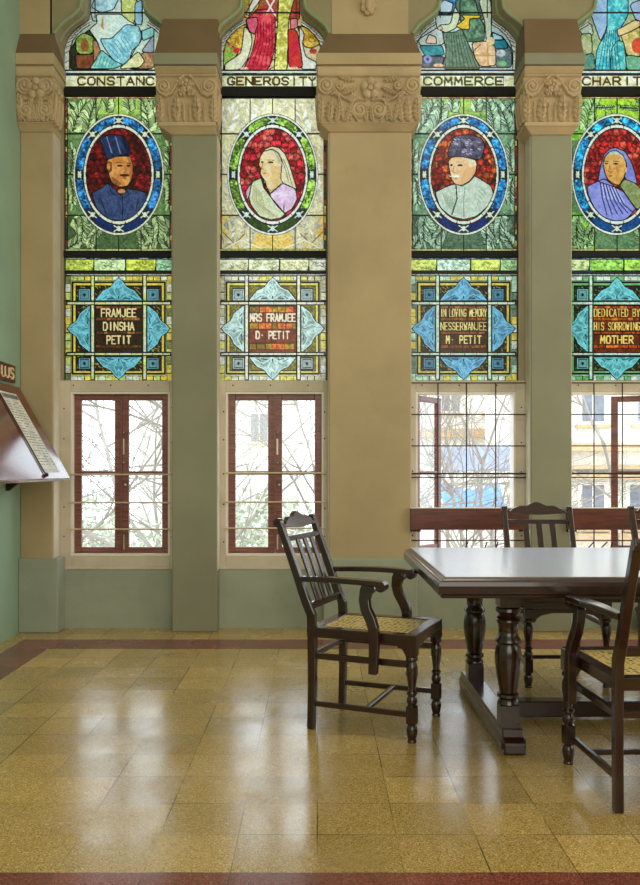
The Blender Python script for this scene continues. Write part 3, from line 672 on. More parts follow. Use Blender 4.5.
        s.poly([(145,-400),(470,-400),(470,110),(145,110)], (96, 120, 100), .3, (70, 92, 84)); s.poly([(145,-60),(265,-60),(265,60),(240,80),(150,80)], (40, 110, 160), .35, (90, 170, 205)); s.poly([(160,30),(200,0),(250,20),(240,70),(170,70)], (200, 220, 225), .1)
        s.poly([(150,90),(270,90),(260,150),(190,150),(155,160)], (205, 222, 215), .1); s.poly([(290,0),(380,0),(400,100),(430,140),(430,240),(330,240),(300,170)], (70, 110, 84), .3, (110, 146, 110))
        s.poly([(260,40),(290,90),(270,160),(210,190),(170,170),(175,145),(235,140)], (214, 222, 180), .12); s.poly([(400,0),(470,0),(475,120),(470,230),(445,240),(435,120)], (206, 216, 180), .15)
        s.poly([(190,190),(265,190),(300,170),(330,240),(355,290),(400,380),(400,400),(190,400),(215,300)], (120, 146, 118), .25, (90, 120, 96))
        for a in range(9): L((215+a*13,200),(210+a*18,300),(205+a*23,398), w=.35, c=(50,74,56))
        s.poly([(300,90),(410,90),(405,105),(345,110),(345,170),(300,168),(270,150),(320,110)], (232, 196, 60), .2)
        s.poly([(360,250),(440,240),(495,270),(500,380),(410,385),(380,340)], (226, 180, 130), .15, (240, 205, 160)); L((380,320),(495,325), w=.6, c=(200,150,60)); L((450,250),(455,380), w=.6, c=(200,150,60)); L((365,300),(410,260), w=.4)
        s.ell(468,240,24,24,(235,205,150)); s.ell(165,380,30,10,(226,190,140)); s.poly([(160,158),(182,150),(190,170),(165,175)], (235,205,160), .1, lead=.3); L((60,392),(560,392), w=.7, c=(110,60,34))
    else:
        s.T = lambda p: ((p[0]-526)/4.92, p[1]/4.92)
        s.rect(-54, 54, -68, 71, (190, 200, 140), .25, (150, 180, 130), 0)
        s.poly([(345,100),(400,120),(410,170),(360,170),(340,150)], (200, 216, 190), .15); s.poly([(350,170),(400,165),(405,260),(360,290),(345,230)], (200, 200, 150), .2, (120, 160, 90)); s.poly([(350,280),(410,260),(420,340),(350,345)], (120, 160, 120), .25, (60, 130, 130))
        s.poly([(395,-300),(660,-300),(660,60),(395,60)], (150, 200, 210), .2, (180, 214, 200)); s.poly([(400,70),(440,-40),(480,-20),(490,60),(470,150),(445,200),(420,130)], (170, 205, 226), .12, (150, 180, 220))
        s.poly([(480,-20),(580,-20),(580,80),(530,160),(540,200),(570,250),(575,340),(520,355),(420,345),(430,240),(480,150)], (60, 180, 190), .25, (120, 214, 205))
        s.poly([(500,240),(530,200),(560,210),(575,340),(520,350),(495,340)], (50, 170, 170), .2, (130, 214, 200))
        for a in range(7): L((470+a*10,150),(455+a*12,240),(435+a*18,345), w=.38, c=(20,90,110))
        s.poly([(540,160),(600,110),(640,130),(640,280),(575,270),(560,210)], (200, 180, 100), .25, (226, 205, 130)); s.ell(628,225,30,38,(220,80,50)); s.poly([(570,270),(700,290),(700,345),(575,345)], (110, 170, 130), .25)
        s.poly([(528,145),(560,130),(610,100),(640,105),(640,130),(570,165),(535,178)], (235, 205, 140), .1); s.poly([(590,20),(700,-20),(700,100),(620,100)], (180, 200, 226), .12)

def paint_window(k):
    w_ = WIN[k]; s = Art(11+k); D = (12, 12, 10)
    # --- figure panel
    figure(s, k); s.T = lambda p: p
    # white beaded border following the head
    for sg in (-1, 1):
        pts = [(sg*(u-2.6), v) for u, v in C0[:6]]; pts = [(sg*51.4, 71)]+pts[1:]
        s.line(pts, 2.0, (226, 226, 200), raw=True, tex=.2); s.line([(sg*(abs(p[0])-2.3), p[1]+1.2) for p in pts], .5, D, raw=True)
        for q in range(12):
            t_ = q/11*(len(pts)-1); i = min(int(t_), len(pts)-2); f = t_-i; x = pts[i][0]*(1-f)+pts[i+1][0]*f; y = pts[i][1]*(1-f)+pts[i+1][1]*f
            s.line([(x-2.2, y-1.2), (x+2.2, y+1.2)] if sg > 0 else [(x-2.2, y+1.2), (x+2.2, y-1.2)], .36, D, raw=True)
    s.rect(-54, 54, 70, 71, D, 0, lead=0); s.rect(-54, 54, 71, 73, (226, 226, 205), .15, lead=0); s.rect(-54, 54, 73, 75.3, (20, 40, 60), .3, w_['bar'], 0)
    s.id[(VV < 74)] = 0
    # --- name band
    s.rect(-54, 54, 75.3, 87, (226, 222, 160), .2, (236, 234, 200), .4)
    name = w_['name']; xc, wd = {0: (2, 88), 1: (-1, 90), 2: (0, 82), 3: (0, 71)}[k]
    text(s, name, xc, 77.4, wd, 7.4, (84, 58, 16) if k != 2 else (56, 70, 26), .95)
    for x in (-40, -19, 2, 21, 40): s.line([(x, 75), (x, 87)], .36, D, raw=True)
    s.rect(-54, 54, 87, 89.3, (16, 36, 60), .4, w_['bar'], 0); s.rect(-54, 54, 89.3, 97, (8, 8, 10), .2, lead=0)
    s.rect(-54, 54, 97, 98.8, (205, 130, 90) if k != 1 else (30, 26, 16), .3, (230, 205, 120) if k != 1 else None, .3)
    # --- portrait panel
    s.clip = (VV >= 98.8) & (VV < 251.3)
    s.rect(-54, 54, 98.8, 251, w_['field'], .3, tuple(.8*c for c in w_['field']), 0)
    s.rect(-22.5, 22.5, 98.8, 134, w_['field2'], .25, lead=0)
    if k in (2, 0): s.rect(-22.5, 22.5, 98.8, 114, (166, 200, 90), .25, lead=0)
    if k == 3:
        s.rect(-54, -26, 98.8, 140, (165, 215, 60), .3, (110, 180, 60), 0); s.rect(-54, -23, 212, 251, (165, 220, 60), .3, (80, 150, 50), 0)
    if k == 1: s.rect(-54, 54, 215.5, 251, (238, 216, 120), .25, (240, 190, 90), 0)
    if k in (0, 2): s.rect(-54, 54, 215.5, 251, tuple(.62*c for c in w_['field']), .4, lead=0)
    dk2 = tuple(.5*w_['field'][q]+.5*w_['dark'][q] for q in range(3))
    for q in range(90):
        x = -50+100*s.r.random(); y = 100+150*s.r.random(); a = s.r.random()*PI; s.line([(x, y), (x+4*math.cos(a), y+4*math.sin(a)), (x+6*math.cos(a+.8), y+6*math.sin(a+.8))], .45, dk2, raw=True)
    for (x, y, a) in ((-50, 102, .9), (50, 102, 2.2), (-50, 248, -.8), (50, 248, -2.3), (-30, 248, -1.2), (30, 248, -1.9), (-46, 132, -1.1), (46, 132, -2.05), (-46, 218, 1.0), (46, 218, 2.15), (-14, 217, 2.2), (14, 217, .9), (-49, 175, -1.5), (49, 172, -1.6), (-49, 178, 1.5), (49, 178, 1.6), (-38, 216, 1.6), (38, 216, 1.6), (-30, 132, -1.3), (30, 132, -1.8), (-12, 112, -1.6), (12, 112, -1.6)):
        if k == 3 and abs(x) < 20 and y < 120:
            for a2 in (.0, PI): s.fern(x, 108, a2, 10, w_['leaf'], w_['dark'], 5, .7)
            continue
        lf = w_['leaf'] if y < 215 else tuple(.9*c for c in w_['leaf'])
        s.fern(x, y, a, 34 if y in (132, 218) else 26, lf, w_['dark'], 8, .62)
    if k == 1:
        for sg in (-1, 1): s.line([(sg*50, 232), (sg*38, 244), (sg*28, 234)], .5, (150, 90, 30), raw=True); s.line([(sg*50, 250), (sg*32, 240), (sg*8, 250)], .6, (250, 240, 200), raw=True)
    # outer side strips
    for sg in (-1, 1):
        x0, x1 = (-54, -51.5) if sg < 0 else (51.5, 54)
        for q in range(26): s.rect(x0, x1, 99+q*5.9, 99+q*5.9+5.9, [(150, 60, 44), (226, 200, 110), (60, 80, 60), (180, 90, 60)][s.r.integers(4)], .3, lead=.36)
        s.line([(sg*51.3, 99), (sg*51.3, 251)], .5, D, raw=True)
    s.rect(-54, 54, 249, 251.3, (190, 190, 110), .3, lead=.4)
    # oval medallion
    cy = 174.5
    R = np.hypot(UU/45.6, (VV-cy)/61.0); RI = np.hypot(UU/33.2, (VV-cy)/47.2); ang = np.degrees(np.arctan2((VV-cy)/61.0, UU/45.6)) % 360
    full = (slice(None), slice(None))
    s.put(full, R <= 1.0, D, 0); s.put(full, R <= .99, w_['ring'], .15); s.put(full, R <= .962, D, 0)
    s.put(full, (R <= .953), (30, 40, 34), .4)
    sf = (R <= .955) & (RI >= 1.062)
    gaps = [0, 48, 90, 132, 180, 228, 270, 312]
    dist = np.min([np.abs((ang-g+180) % 360-180) for g in gaps], axis=0)
    rm = (R/.93+RI/1.07)/2; edge_ = np.minimum(.955-R, (RI-1.062)*.72)
    segm = sf & (dist > 5.5) & (edge_ > .010+np.clip((11-dist)/11, 0, 1)*.05)
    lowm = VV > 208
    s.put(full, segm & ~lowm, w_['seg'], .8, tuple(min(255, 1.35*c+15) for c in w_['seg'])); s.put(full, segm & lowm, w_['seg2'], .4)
    for g in gaps:
        a = math.radians(g); px, py = 39.2*math.cos(a), cy+54*math.sin(a)
        s.ell(px, py, 1.8, 2.6, w_['star'], raw=True); s.line([(px-3.6*abs(math.sin(a))-1.2, py-3), (px+3.6*abs(math.sin(a))+1.2, py+3)], .5, w_['star'], raw=True); s.line([(px-3.6*abs(math.sin(a))-1.2, py+3), (px+3.6*abs(math.sin(a))+1.2, py-3)], .5, w_['star'], raw=True)
    s.put(full, RI <= 1.068, D, 0); s.put(full, RI <= 1.05, w_['ring'], .12); s.put(full, RI <= .995, D, 0)
    for q in range(16):
        a = 2*PI*(q+.5)/16; s.line([(33*math.cos(a), cy+47*math.sin(a)), (36*math.cos(a), cy+50.5*math.sin(a))], .36, D, raw=True)
    s.id[(R <= 1.0)] = 1; s.id[(RI <= .995)] = 2
    inner = RI <= .97
    reds = [[(120, 14, 20), (96, 14, 20), (150, 24, 30), (60, 10, 14)], [(190, 20, 40), (214, 40, 54), (150, 12, 26), (225, 90, 80)], [(150, 30, 24), (176, 50, 34), (110, 20, 20), (205, 90, 40)], [(176, 30, 30), (205, 50, 44), (130, 20, 26), (214, 80, 60)]][k]
    s.mosaic((-34, 34, 126, 223), lambda X, Y: np.hypot(X/33.2, (Y-cy)/47.2) <= .97, reds, 6.2, .24)
    s.clip = inner; portrait(s, k); s.clip = None; s.T = lambda p: p
    # --- transom, frieze
    s.rect(-54, 54, 251.3, 258, (8, 8, 8), 0, lead=0); s.rect(-54, 54, 258, 259.4, w_['ring'], .2, w_['bar'], .3)
    xs = [-54, -26+s.r.normal(), 7, 37+s.r.normal(), 54]
    for q in range(4):
        s.poly([(xs[q], 259.4), (xs[q+1]+1, 259.4), (xs[q+1]-1, 271), (xs[q], 271)], w_['frieze'][q], .4, tuple(min(255, 1.12*c) for c in w_['frieze'][q]), .5, raw=True)
        for j in range(10):
            x = xs[q]+3+s.r.random()*(xs[q+1]-xs[q]-6); y = 261+s.r.random()*7; s.line([(x, y), (x+2, y+1.6), (x+3.4, y+.4)], .36, tuple(.6*c for c in w_['frieze'][q]), raw=True)
    s.rect(-54, 54, 271, 273.8, (10, 12, 14), .3, w_['bar'] if k == 3 else None, 0); s.rect(-54, 54, 273.8, 275.4, w_['ring'], .3, lead=.36)
    for q in range(24): s.line([(-52+q*4.5, 273.6), (-52+q*4.5, 275.4)], .36, D, raw=True)
    # --- inscription panel
    s.rect(-54, 54, 275.4, 381, w_['edge'], .25, tuple(.9*c for c in w_['edge']), .5)
    for sg in (-1, 1):
        for q in range(13):
            y = 276+q*8.1; e_ = [w_['edge'], w_['ring'], tuple((.85 if k == 1 else .6)*c for c in w_['edge']), w_['strip']][s.r.integers(4)]; x0, x1 = sorted((sg*48, sg*53.6)); s.rect(x0, x1, y, y+8.1, e_, .3, lead=.36)
    for q in range(14):
        for y0, y1 in ((276.4, 280.6), (376, 380.4)):
            s.rect(-48+q*6.9, -41.1+q*6.9, y0, y1, [w_['edge'], w_['ring'], w_['strip']][s.r.integers(3)], .3, lead=.36)
    s.rect(-46.5, 46.5, 282, 374, (36, 40, 24) if k != 1 else (110, 100, 40), .4, lead=.5)
    s.rect(-45.5, 45.5, 283, 373, w_['strip'], .2, lead=.4); s.rect(-43, 43, 285.6, 370.6, (38, 30, 18) if k != 1 else (120, 110, 40), .4, lead=.4)
    for q in range(700):   # fine ornament of the dark ground
        x = -42+84*s.r.random(); y = 286+84*s.r.random(); s.line([(x, y), (x+1, y+.8)], .36, tuple(c*.75 for c in w_['strip']), raw=True)
    # ladder strips
    for x in (-26, 26):
        s.rect(x-1.9, x+1.9, 275.4, 380, w_['ring'], .2, w_['edge'], .5)
        for y in (286, 300, 318, 336, 352, 366): s.line([(x-2, y), (x+2, y)], .4, D, raw=True)
    for y in (303.2, 354.2):
        s.rect(-52, 52, y-1.6, y+1.6, w_['ring'], .2, w_['edge'], .6)
        for x in (-44, -34, -13, 1, 13, 34, 44): s.line([(x, y-1.6), (x, y+1.6)], .4, D, raw=True)
    # squares
    for sx in (-1, 1):
        for yy in (294.8, 363.5):
            cx_ = sx*34.3; s.rect(cx_-6, cx_+6, yy-6, yy+6, w_['sq'], .15, lead=.5); s.rect(cx_-4.2, cx_+4.2, yy-4.2, yy+4.2, tuple(.85*c for c in w_['sq']), .15, lead=.36); s.ell(cx_, yy, 1.5, 1.6, (20, 30, 40), raw=True)
    # leaf-scroll triangles
    def tri(apex, b0, b1, depth):
        (ax, ay), (x0, y0), (x1, y1) = apex, b0, b1
        mx, my = (x0+x1)/2, (y0+y1)/2; pts = []
        for q in range(13):
            f = q/12; base = (x0+(x1-x0)*f, y0+(y1-y0)*f); g = abs(2*f-1); h = (1-g)**1.15*.86+.14*(1-g > .02)+.07*math.cos(g*9)*(g < .8)
            h = max(.04, min(1.0, h)) if g < 1 else .04
            pts.append((base[0]+(ax-mx)*h, base[1]+(ay-my)*h))
        s.poly([b0]+pts+[b1], w_['tri'], .25, tuple(min(255, 1.18*c+12) for c in w_['tri']), .6, raw=True); s.line([(p[0]*.96+mx*.04, p[1]*.96+my*.04) for p in pts], .4, tuple(min(255, c*1.3+20) for c in w_['tri']), raw=True)
        hi = tuple(min(255, c*1.25+25) for c in w_['tri']); lo = tuple(.35*c for c in w_['tri'])
        P2 = lambda f, h: (x0+(x1-x0)*f+(ax-mx)*h, y0+(y1-y0)*f+(ay-my)*h)
        for sg in (-1, 1):
            s.line([P2(.5, .08), P2(.5+sg*.10, .45), P2(.5+sg*.05, .7), P2(.5, .55)], .4, hi, raw=True)
            s.line([P2(.5+sg*.06, .12), P2(.5+sg*.2, .3), P2(.5+sg*.3, .18), P2(.5+sg*.42, .1)], .4, hi, raw=True)
            s.line([P2(.5+sg*.12, .12), P2(.5+sg*.24, .1)], .5, lo, raw=True); s.line([P2(.5+sg*.26, .2), P2(.5+sg*.33, .1)], .45, lo, raw=True)
        s.line([P2(.5, .6), P2(.5, .95)], .4, hi, raw=True); s.line([P2(.5, .1), P2(.5, .2)], .5, lo, raw=True)
    tri((0, 277.5), (-23.5, 301), (23.5, 301), 1); tri((0, 379.5), (-23.5, 356.6), (23.5, 356.6), 1)
    tri((-51.5, 328.7), (-28.4, 305.6), (-28.4, 352), 1); tri((51.5, 328.7), (28.4, 305.6), (28.4, 352), 1)
    # tablet
    s.rect(-23.6, 23.6, 305, 352.6, w_['tab'], .4, tuple(.7*c for c in w_['tab']), .6)
    n = len(w_['lines'])
    ys = {3: [309, 322.5, 336], 2: [314, 331.5]}[n]
    for y0 in ([305.6, 317.2, 331, 344.8] if n == 3 else [306, 322.6, 343]):
        x = -23
        while x < 21:
            l_ = 4+6*s.r.random(); s.rect(x, min(23, x+l_), y0+.3, y0+(3.2 if n == 3 else 6.5), [w_['tab2'], tuple(.8*c for c in w_['tab2']), (226, 110, 40) if k in (1, 3) else (150, 90, 40)][s.r.integers(3)], .5, lead=.36); x += l_
    for (tx, wd, h), y in zip(w_['lines'], ys): text(s, tx, 0, y, min(wd, 46.5), h+.4, w_['let'], .36 if len(tx) > 11 else .6)
    s.id[(VV >= 98.8) & (VV < 251.3) & (s.id == 0)] = 3
    s.id[(VV >= 74) & (VV < 88)] = 4; s.id[(VV >= 251.3) & (VV < 274.5)] = 5; s.id[(VV >= 274.5)] = 6
    s.id[(VV >= 305) & (VV <= 352.6) & (np.abs(UU) <= 23.6)] = 7
    s.id[(VV >= 88) & (VV < 98.8)] = 3
    return s
PART = ['figure_panel', 'medallion_ring', 'portrait', 'portrait_panel', 'name_band', 'frieze_band', 'inscription_panel', 'inscription_tablet']
PLAB = [['seated figure in pale blue drapery in stained glass', 'blue jewelled oval ring', 'portrait bust of a man in a tall dark hat and blue coat', 'green foliage field round the oval', 'pale glass band lettered CONSTANCY', 'yellow-green leaf frieze', 'turquoise leaf-scroll panel', 'dark tablet lettered in cream'],
        ['standing figure in red and yellow robes in stained glass', 'green oval ring', 'portrait bust of a woman with a cream veil and pink blouse', 'pale yellow foliage field', 'pale glass band lettered GENEROSITY', 'pale yellow frieze', 'pale grey-blue scroll panel', 'orange and brown tablet lettered in cream'],
        ['seated figure in green drapery with a parcel in stained glass', 'bright blue oval ring', 'portrait bust of a man in a fur hat and pale coat', 'green leaf field round the oval', 'pale glass band lettered COMMERCE', 'lime leaf frieze', 'blue leaf-scroll panel', 'brown tablet lettered in yellow'],
        ['figure in turquoise robes in stained glass', 'blue oval ring cut by the right edge', 'portrait bust of a woman in a lavender shawl', 'bright green leaf field', 'pale glass band lettered CHARITY', 'pale green leaf frieze', 'aqua leaf-scroll panel', 'red-brown tablet lettered in yellow']]
def srgb2lin(a):
    a = np.clip(a/255.0, 0, 1); return np.where(a <= .04045, a/12.92, ((a+.055)/1.055)**2.4)
# half width of the head at every v, for trimming
c0v = np.array([p[1] for p in C0][::-1], float); c0u = np.array([p[0] for p in C0][::-1], float)

def glass_parts(k, root, cxw):
    s = paint_window(k)
    hw = np.interp(Vv, c0v, c0u, left=0, right=54)
    col = srgb2lin(s.c)*GLASS_GAIN
    ny, nx = UU.shape
    X = cxw+UU*k0; Z = CAM_H-(VV-VY)*k0
    idc = s.id[:-1, :-1]; ok = (np.abs((UU[:-1, :-1]+UU[:-1, 1:])/2) <= np.minimum(hw[:-1], hw[1:])[:, None])
    idx = np.arange(ny*nx).reshape(ny, nx)
    for pid in range(8):
        m = (idc == pid) & ok
        if not m.any(): continue
        i, j = np.nonzero(m)
        q = np.stack([idx[i, j], idx[i+1, j], idx[i+1, j+1], idx[i, j+1]], 1)
        used, inv = np.unique(q, return_inverse=True); inv = inv.reshape(-1)
        me = bpy.data.meshes.new(PART[pid]); nv = len(used); nq = len(q)
        co = np.stack([X.ravel()[used], np.full(nv, YG), Z.ravel()[used]], 1).astype(np.float32)
        me.vertices.add(nv); me.vertices.foreach_set('co', co.ravel())
        me.loops.add(nq*4); me.loops.foreach_set('vertex_index', inv.astype(np.int32))
        me.polygons.add(nq); me.polygons.foreach_set('loop_start', np.arange(0, nq*4, 4, dtype=np.int32)); me.polygons.foreach_set('loop_total', np.full(nq, 4, np.int32))
        me.update(calc_edges=True)
        at = me.color_attributes.new('Col', 'FLOAT_COLOR', 'POINT')
        cc = np.ones((nv, 4), np.float32); cc[:, :3] = col.reshape(-1, 3)[used]; at.data.foreach_set('color', cc.ravel())
        me.materials.append(M['stained'])
        o = bpy.data.objects.new(PART[pid], me); C.objects.link(o); o.parent = root; o.location = (-root.location.x, -root.location.y, -root.location.z)
        o['label'] = PLAB[k][pid]

# ------------------------------------------------------------------ windows
WL = ['tall window with blue-ringed portrait of a man in a tall hat, closed brown sashes below', 'tall window with green-ringed portrait of a veiled woman, closed brown sashes below', 'tall window with portrait of a man in a fur hat, iron grid and open sash below', 'rightmost tall window with portrait of a woman in a lavender shawl, iron grid below']
for k, (a, b, c) in enumerate(wins):
    root = empty('window_%d' % (k+1), (c, YG, ZSILL)); root['kind'] = 'structure'; root['label'] = WL[k]
    off = (-c, -YG, -ZSILL)
    B = lambda m, *kk, **kw: m.build(*kk, parent=root, loc=off, **kw)
    glass_parts(k, root, c)
    zg = Zat(381, YG)      # bottom of stained glass
    g = 54*k0
    # jambs beside the stained glass
    m = MB()
    for x0, x1 in ((a, c-g), (c+g, b)):
        if x1 > x0: m.box(x0, x1, YR, YG+.1, zg, H0[0][1])
    if m.v: B(m, 'stone_jamb', 'reveal')
    # reveal of the head: loft from front contour to glass contour
    m = MB(); cf = (a+b)/2
    for sgn in (-1, 1):
        lim = (cf-a) if sgn < 0 else (b-cf)
        for (p0, p1), (q0, q1) in zip(zip(H1[:-1], H1[1:]), zip(H0[:-1], H0[1:])):
            m.add([(cf+sgn*min(p0[0], lim), YF, p0[1]), (cf+sgn*min(p1[0], lim), YF, p1[1]), (c+sgn*q1[0], YG-.012, q1[1]), (c+sgn*q0[0], YG-.012, q0[1])], [(0, 1, 2, 3) if sgn > 0 else (3, 2, 1, 0)])
    B(m, 'head_reveal', 'reveal')
    m = MB()
    for sgn in (-1, 1):
        lim = (cf-a) if sgn < 0 else (b-cf)
        pts = [(cf+sgn*(min(h, lim)+.004), YF-.004, z) for h, z in H1[1:]]
        m.tube(pts, .013, 8)
        pts = [(cf*.5+c*.5+sgn*(h1[0]*.5+h0[0]*.5), (YF+YG)/2, (h1[1]+h0[1])/2) for h1, h0 in zip(H1[1:], H0[1:])]
        m.tube(pts, .012, 8)
    B(m, 'head_moulding', 'roll', smooth=True)
    # heavy transom bars and leads
    m = MB()
    for v0, v1 in ((89.3, 96.8), (251.6, 257.8)): m.box(c-g, c+g, YG-.035, YG-.003, Zat(v1, YG), Zat(v0, YG))
    B(m, 'transom_bar', 'darkbar', bevel=.004)
    m = MB(); r = .0035
    def hb(v, r=.0045):
        q = (v-174.5)/61.0; e_ = 45.4*math.sqrt(1-q*q)*k0 if abs(q) < 1 else 0
        for xa, xb in (((c-g, c-e_), (c+e_, c+g)) if e_ else ((c-g, c+g),)): m.box(xa, xb, YG-.008, YG-.001, Zat(v, YG)-r, Zat(v, YG)+r)
    def vb(u, v0, v1, r=.0035): m.box(c+u*k0-r, c+u*k0+r, YG-.008, YG-.001, Zat(v1, YG), Zat(v0, YG))
    for v in (70.6, 75, 87.3, 134, 174.5, 215.5, 272.6, 301.4, 355.6): hb(v)
    hbw = 28
    m.box(c-hbw*k0, c+hbw*k0, YG-.008, YG-.001, Zat(13.6, YG), Zat(12.4, YG))
    for u in (-22.5, 22.5): vb(u, 98, 122); vb(u, 227, 251)
    vb(0, 98, 114); vb(0, 235, 251)
    for u in (-43, -22, 0, 21, 43): vb(u, 259, 259.5)
    for u in (-24, 24): vb(u, 276, 380)
    for sg in (-1, 1): vb(sg*23.5, -40, 18) if k in (0, 1, 2) else None
    vb(-53.4, 75, 381); vb(53.4, 75, 381)
    B(m, 'lead_cames', 'lead')
    # timber frame with casements
    zf0 = ZSILL+.005; zfo0, zfo1 = ZSILL, zg
    xi0, xi1 = [(Xat(71, YR), Xat(169.8, YR)), (Xat(226, YR), Xat(323.5, YR)), (Xat(416, YR), Xat(515.5, YR)), (c-.372, c+.372)][k]
    mid = (xi0+xi1)/2-c
    zi0, zi1 = Zat(555.5, YR), Zat(392, YR)
    m = MB(); yf0, yf1 = YR-.005, YG+.10
    m.box(a, xi0, yf0, yf1, zfo0, zfo1); m.box(xi1, b, yf0, yf1, zfo0, zfo1)
    m.box(xi0, xi1, yf0, yf1, zfo0, zi0); m.box(xi0, xi1, yf0, yf1, zi1, zfo1)
    m.box(a, b, yf0-.018, yf0, zfo0-.01, zfo0+.012)
    fr = B(m, 'frame', 'white_trim', bevel=.004)
    m = MB(); e = .014
    m.box(xi0, xi0+e, yf0+.004, yf1, zi0, zi1); m.box(xi1-e, xi1, yf0+.004, yf1, zi0, zi1); m.box(xi0+e, xi1-e, yf0+.004, yf1, zi0, zi0+e); m.box(xi0+e, xi1-e, yf0+.004, yf1, zi1-e, zi1)
    rb = m.build('rebate', 'white_edge', fr); 
    m = MB(); rng = random.Random(k)
    for q in range(5):
        for x in (a+.03, b-.03): m.ball((x, yf0, zi0+(zi1-zi0)*(q+.5)/5+rng.uniform(-.03, .03)), (.006, .004, .006), 6, 4)
    for q in range(3): m.ball((a+.1+q*.28, yf0, zi1+.05), (.006, .004, .006), 6, 4)
    m.build('screw', 'iron', fr)
    x0, x1, z0, z1 = xi0+e, xi1-e, zi0+e, zi1-e
    ys = YG
    def sash(w2, zt0, zt1, hand):   # leaf of width w2, hinge at local x=0, spans to hand*w2
        r = empty('sash'); r.parent = root
        st = .052; m = MB(); xx = lambda q: min(0, hand*w2)+q
        zm = zt0+(zt1-zt0)*.505
        m.box(xx(0), xx(st), 0, .036, zt0, zt1); m.box(xx(w2-st), xx(w2), 0, .036, zt0, zt1)
        m.box(xx(st), xx(w2-st), 0, .036, zt0, zt0+.045); m.box(xx(st), xx(w2-st), 0, .036, zt1-.045, zt1); m.box(xx(st), xx(w2-st), 0, .036, zm-.014, zm+.014)
        m.build('sash_frame', 'sash', r, bevel=.004)
        for (za, zb_) in ((zt0+.045, zm-.014), (zm+.014, zt1-.045)):
            MB().box(xx(st), xx(w2-st), .014, .018, za, zb_).build('pane', 'glass', r)
        return r
    w2 = (x1-x0)/2-.001
    zz0, zz1 = z0-ZSILL, z1-ZSILL
    if k < 2:
        s1 = sash(w2, zz0, zz1, 1); s1.location = (x0-c, .01, 0)
        s2 = sash(w2, zz0, zz1, -1); s2.location = (x1-c, .01, 0)
        m = MB(); m.box(-.006, .006, -.006, .02, zz0+.04, zz1-.02); m.build('meeting_bead', 'sash', root, loc=(mid, 0, 0))
        m = MB()
        m.box(.012, .024, -.004, .008, zz0+(.62)*(zz1-zz0), zz0+.72*(zz1-zz0)); m.ball((.018, -.006, zz0+.57*(zz1-zz0)), .008, 8, 5); m.ball((.018, -.006, zz0+.76*(zz1-zz0)), .007, 8, 5); m.ball((.03, -.008, zz0+.43*(zz1-zz0)), .010, 8, 5)
        m.box(.014, .024, -.004, .008, zz0+.03, zz0+.14)
        m.build('bolt', 'brass', root, loc=(mid, 0, 0))
        for v in ((474.5, 502.5, 529) if k == 0 else (473, 502, 528)):
            z = Zat(v, YR)-ZSILL
            MB().tube([(xi0-c-.012, YR-YG-.022, z), (xi1-c+.012, YR-YG-.022, z)], .006, 8).build('guard_rod', 'rod', root)
    else:
        for (sg, xh) in ((1, x0), (-1, x1)):
            if k == 2 and sg < 0: deg = 140
            elif k == 2: deg = 50
            elif sg > 0: deg = 125
            else: deg = 17
            s1 = sash(w2, zz0, zz1, sg); s1.location = (xh-c, .07, 0)
            s1.rotation_euler.z = math.radians(deg*sg)
        # iron grid
        m = MB(); yy = YR-YG-.03
        n = 4; gx0, gx1 = a-c+.004, b-c-.004
        rg = .0048
        zA, zB = ZSILL+.0, Zat(383, YR-.03)
        stepx = 28.5*YR/F; stepz = 31.3*YR/F
        xs_ = [Xat(u, YR-.03)-c for u in ((438, 466.5, 495.7) if k == 2 else (594, 622.4, 650, 678))]
        for x in xs_: m.tube([(x, yy, zfo0-ZSILL+.02), (x, yy, zB-ZSILL)], rg, 6)
        for q in range(6):
            z = zB-ZSILL-q*stepz
            if z > .02: m.tube([(gx0, yy-.008, z), (gx1, yy-.008, z)], rg, 6)
        m.tube([(gx0, yy-.006, Zat(473.6, YR)-ZSILL), (gx1-.0, yy-.006, Zat(473.6, YR)-ZSILL)], .007, 6)
        if k == 3:
            for (xa, xb, h0_, h1_) in ((-.36, -.2, .02, .2), (-.28, -.1, .02, .2), (.0, .3, .04, .22), (-.12, -.06, .02, .2)): m.tube([(xa, yy-.02, h0_), (xb, yy-.02, h1_)], .005, 6)
        else:
            for (xa, xb, h0_, h1_) in ((-.06, .02, .02, .2), (.1, .16, .02, .2), (.2, .24, .02, .2)): m.tube([(xa, yy-.02, h0_), (xb, yy-.02, h1_)], .005, 6)
        m.build('iron_grid', 'iron', root)
    # dado panel beneath
    nm = MB(); nm.box(a, b, YR-.025, YG+.1, 0, ZSILL-.012)
    tag(nm.build('wall_back_dado', 'dado'), 'green painted panel under window %s' % ['at the far left', 'left of the wide ochre pier', 'right of the wide ochre pier', 'at the right edge'][k], kind='structure')

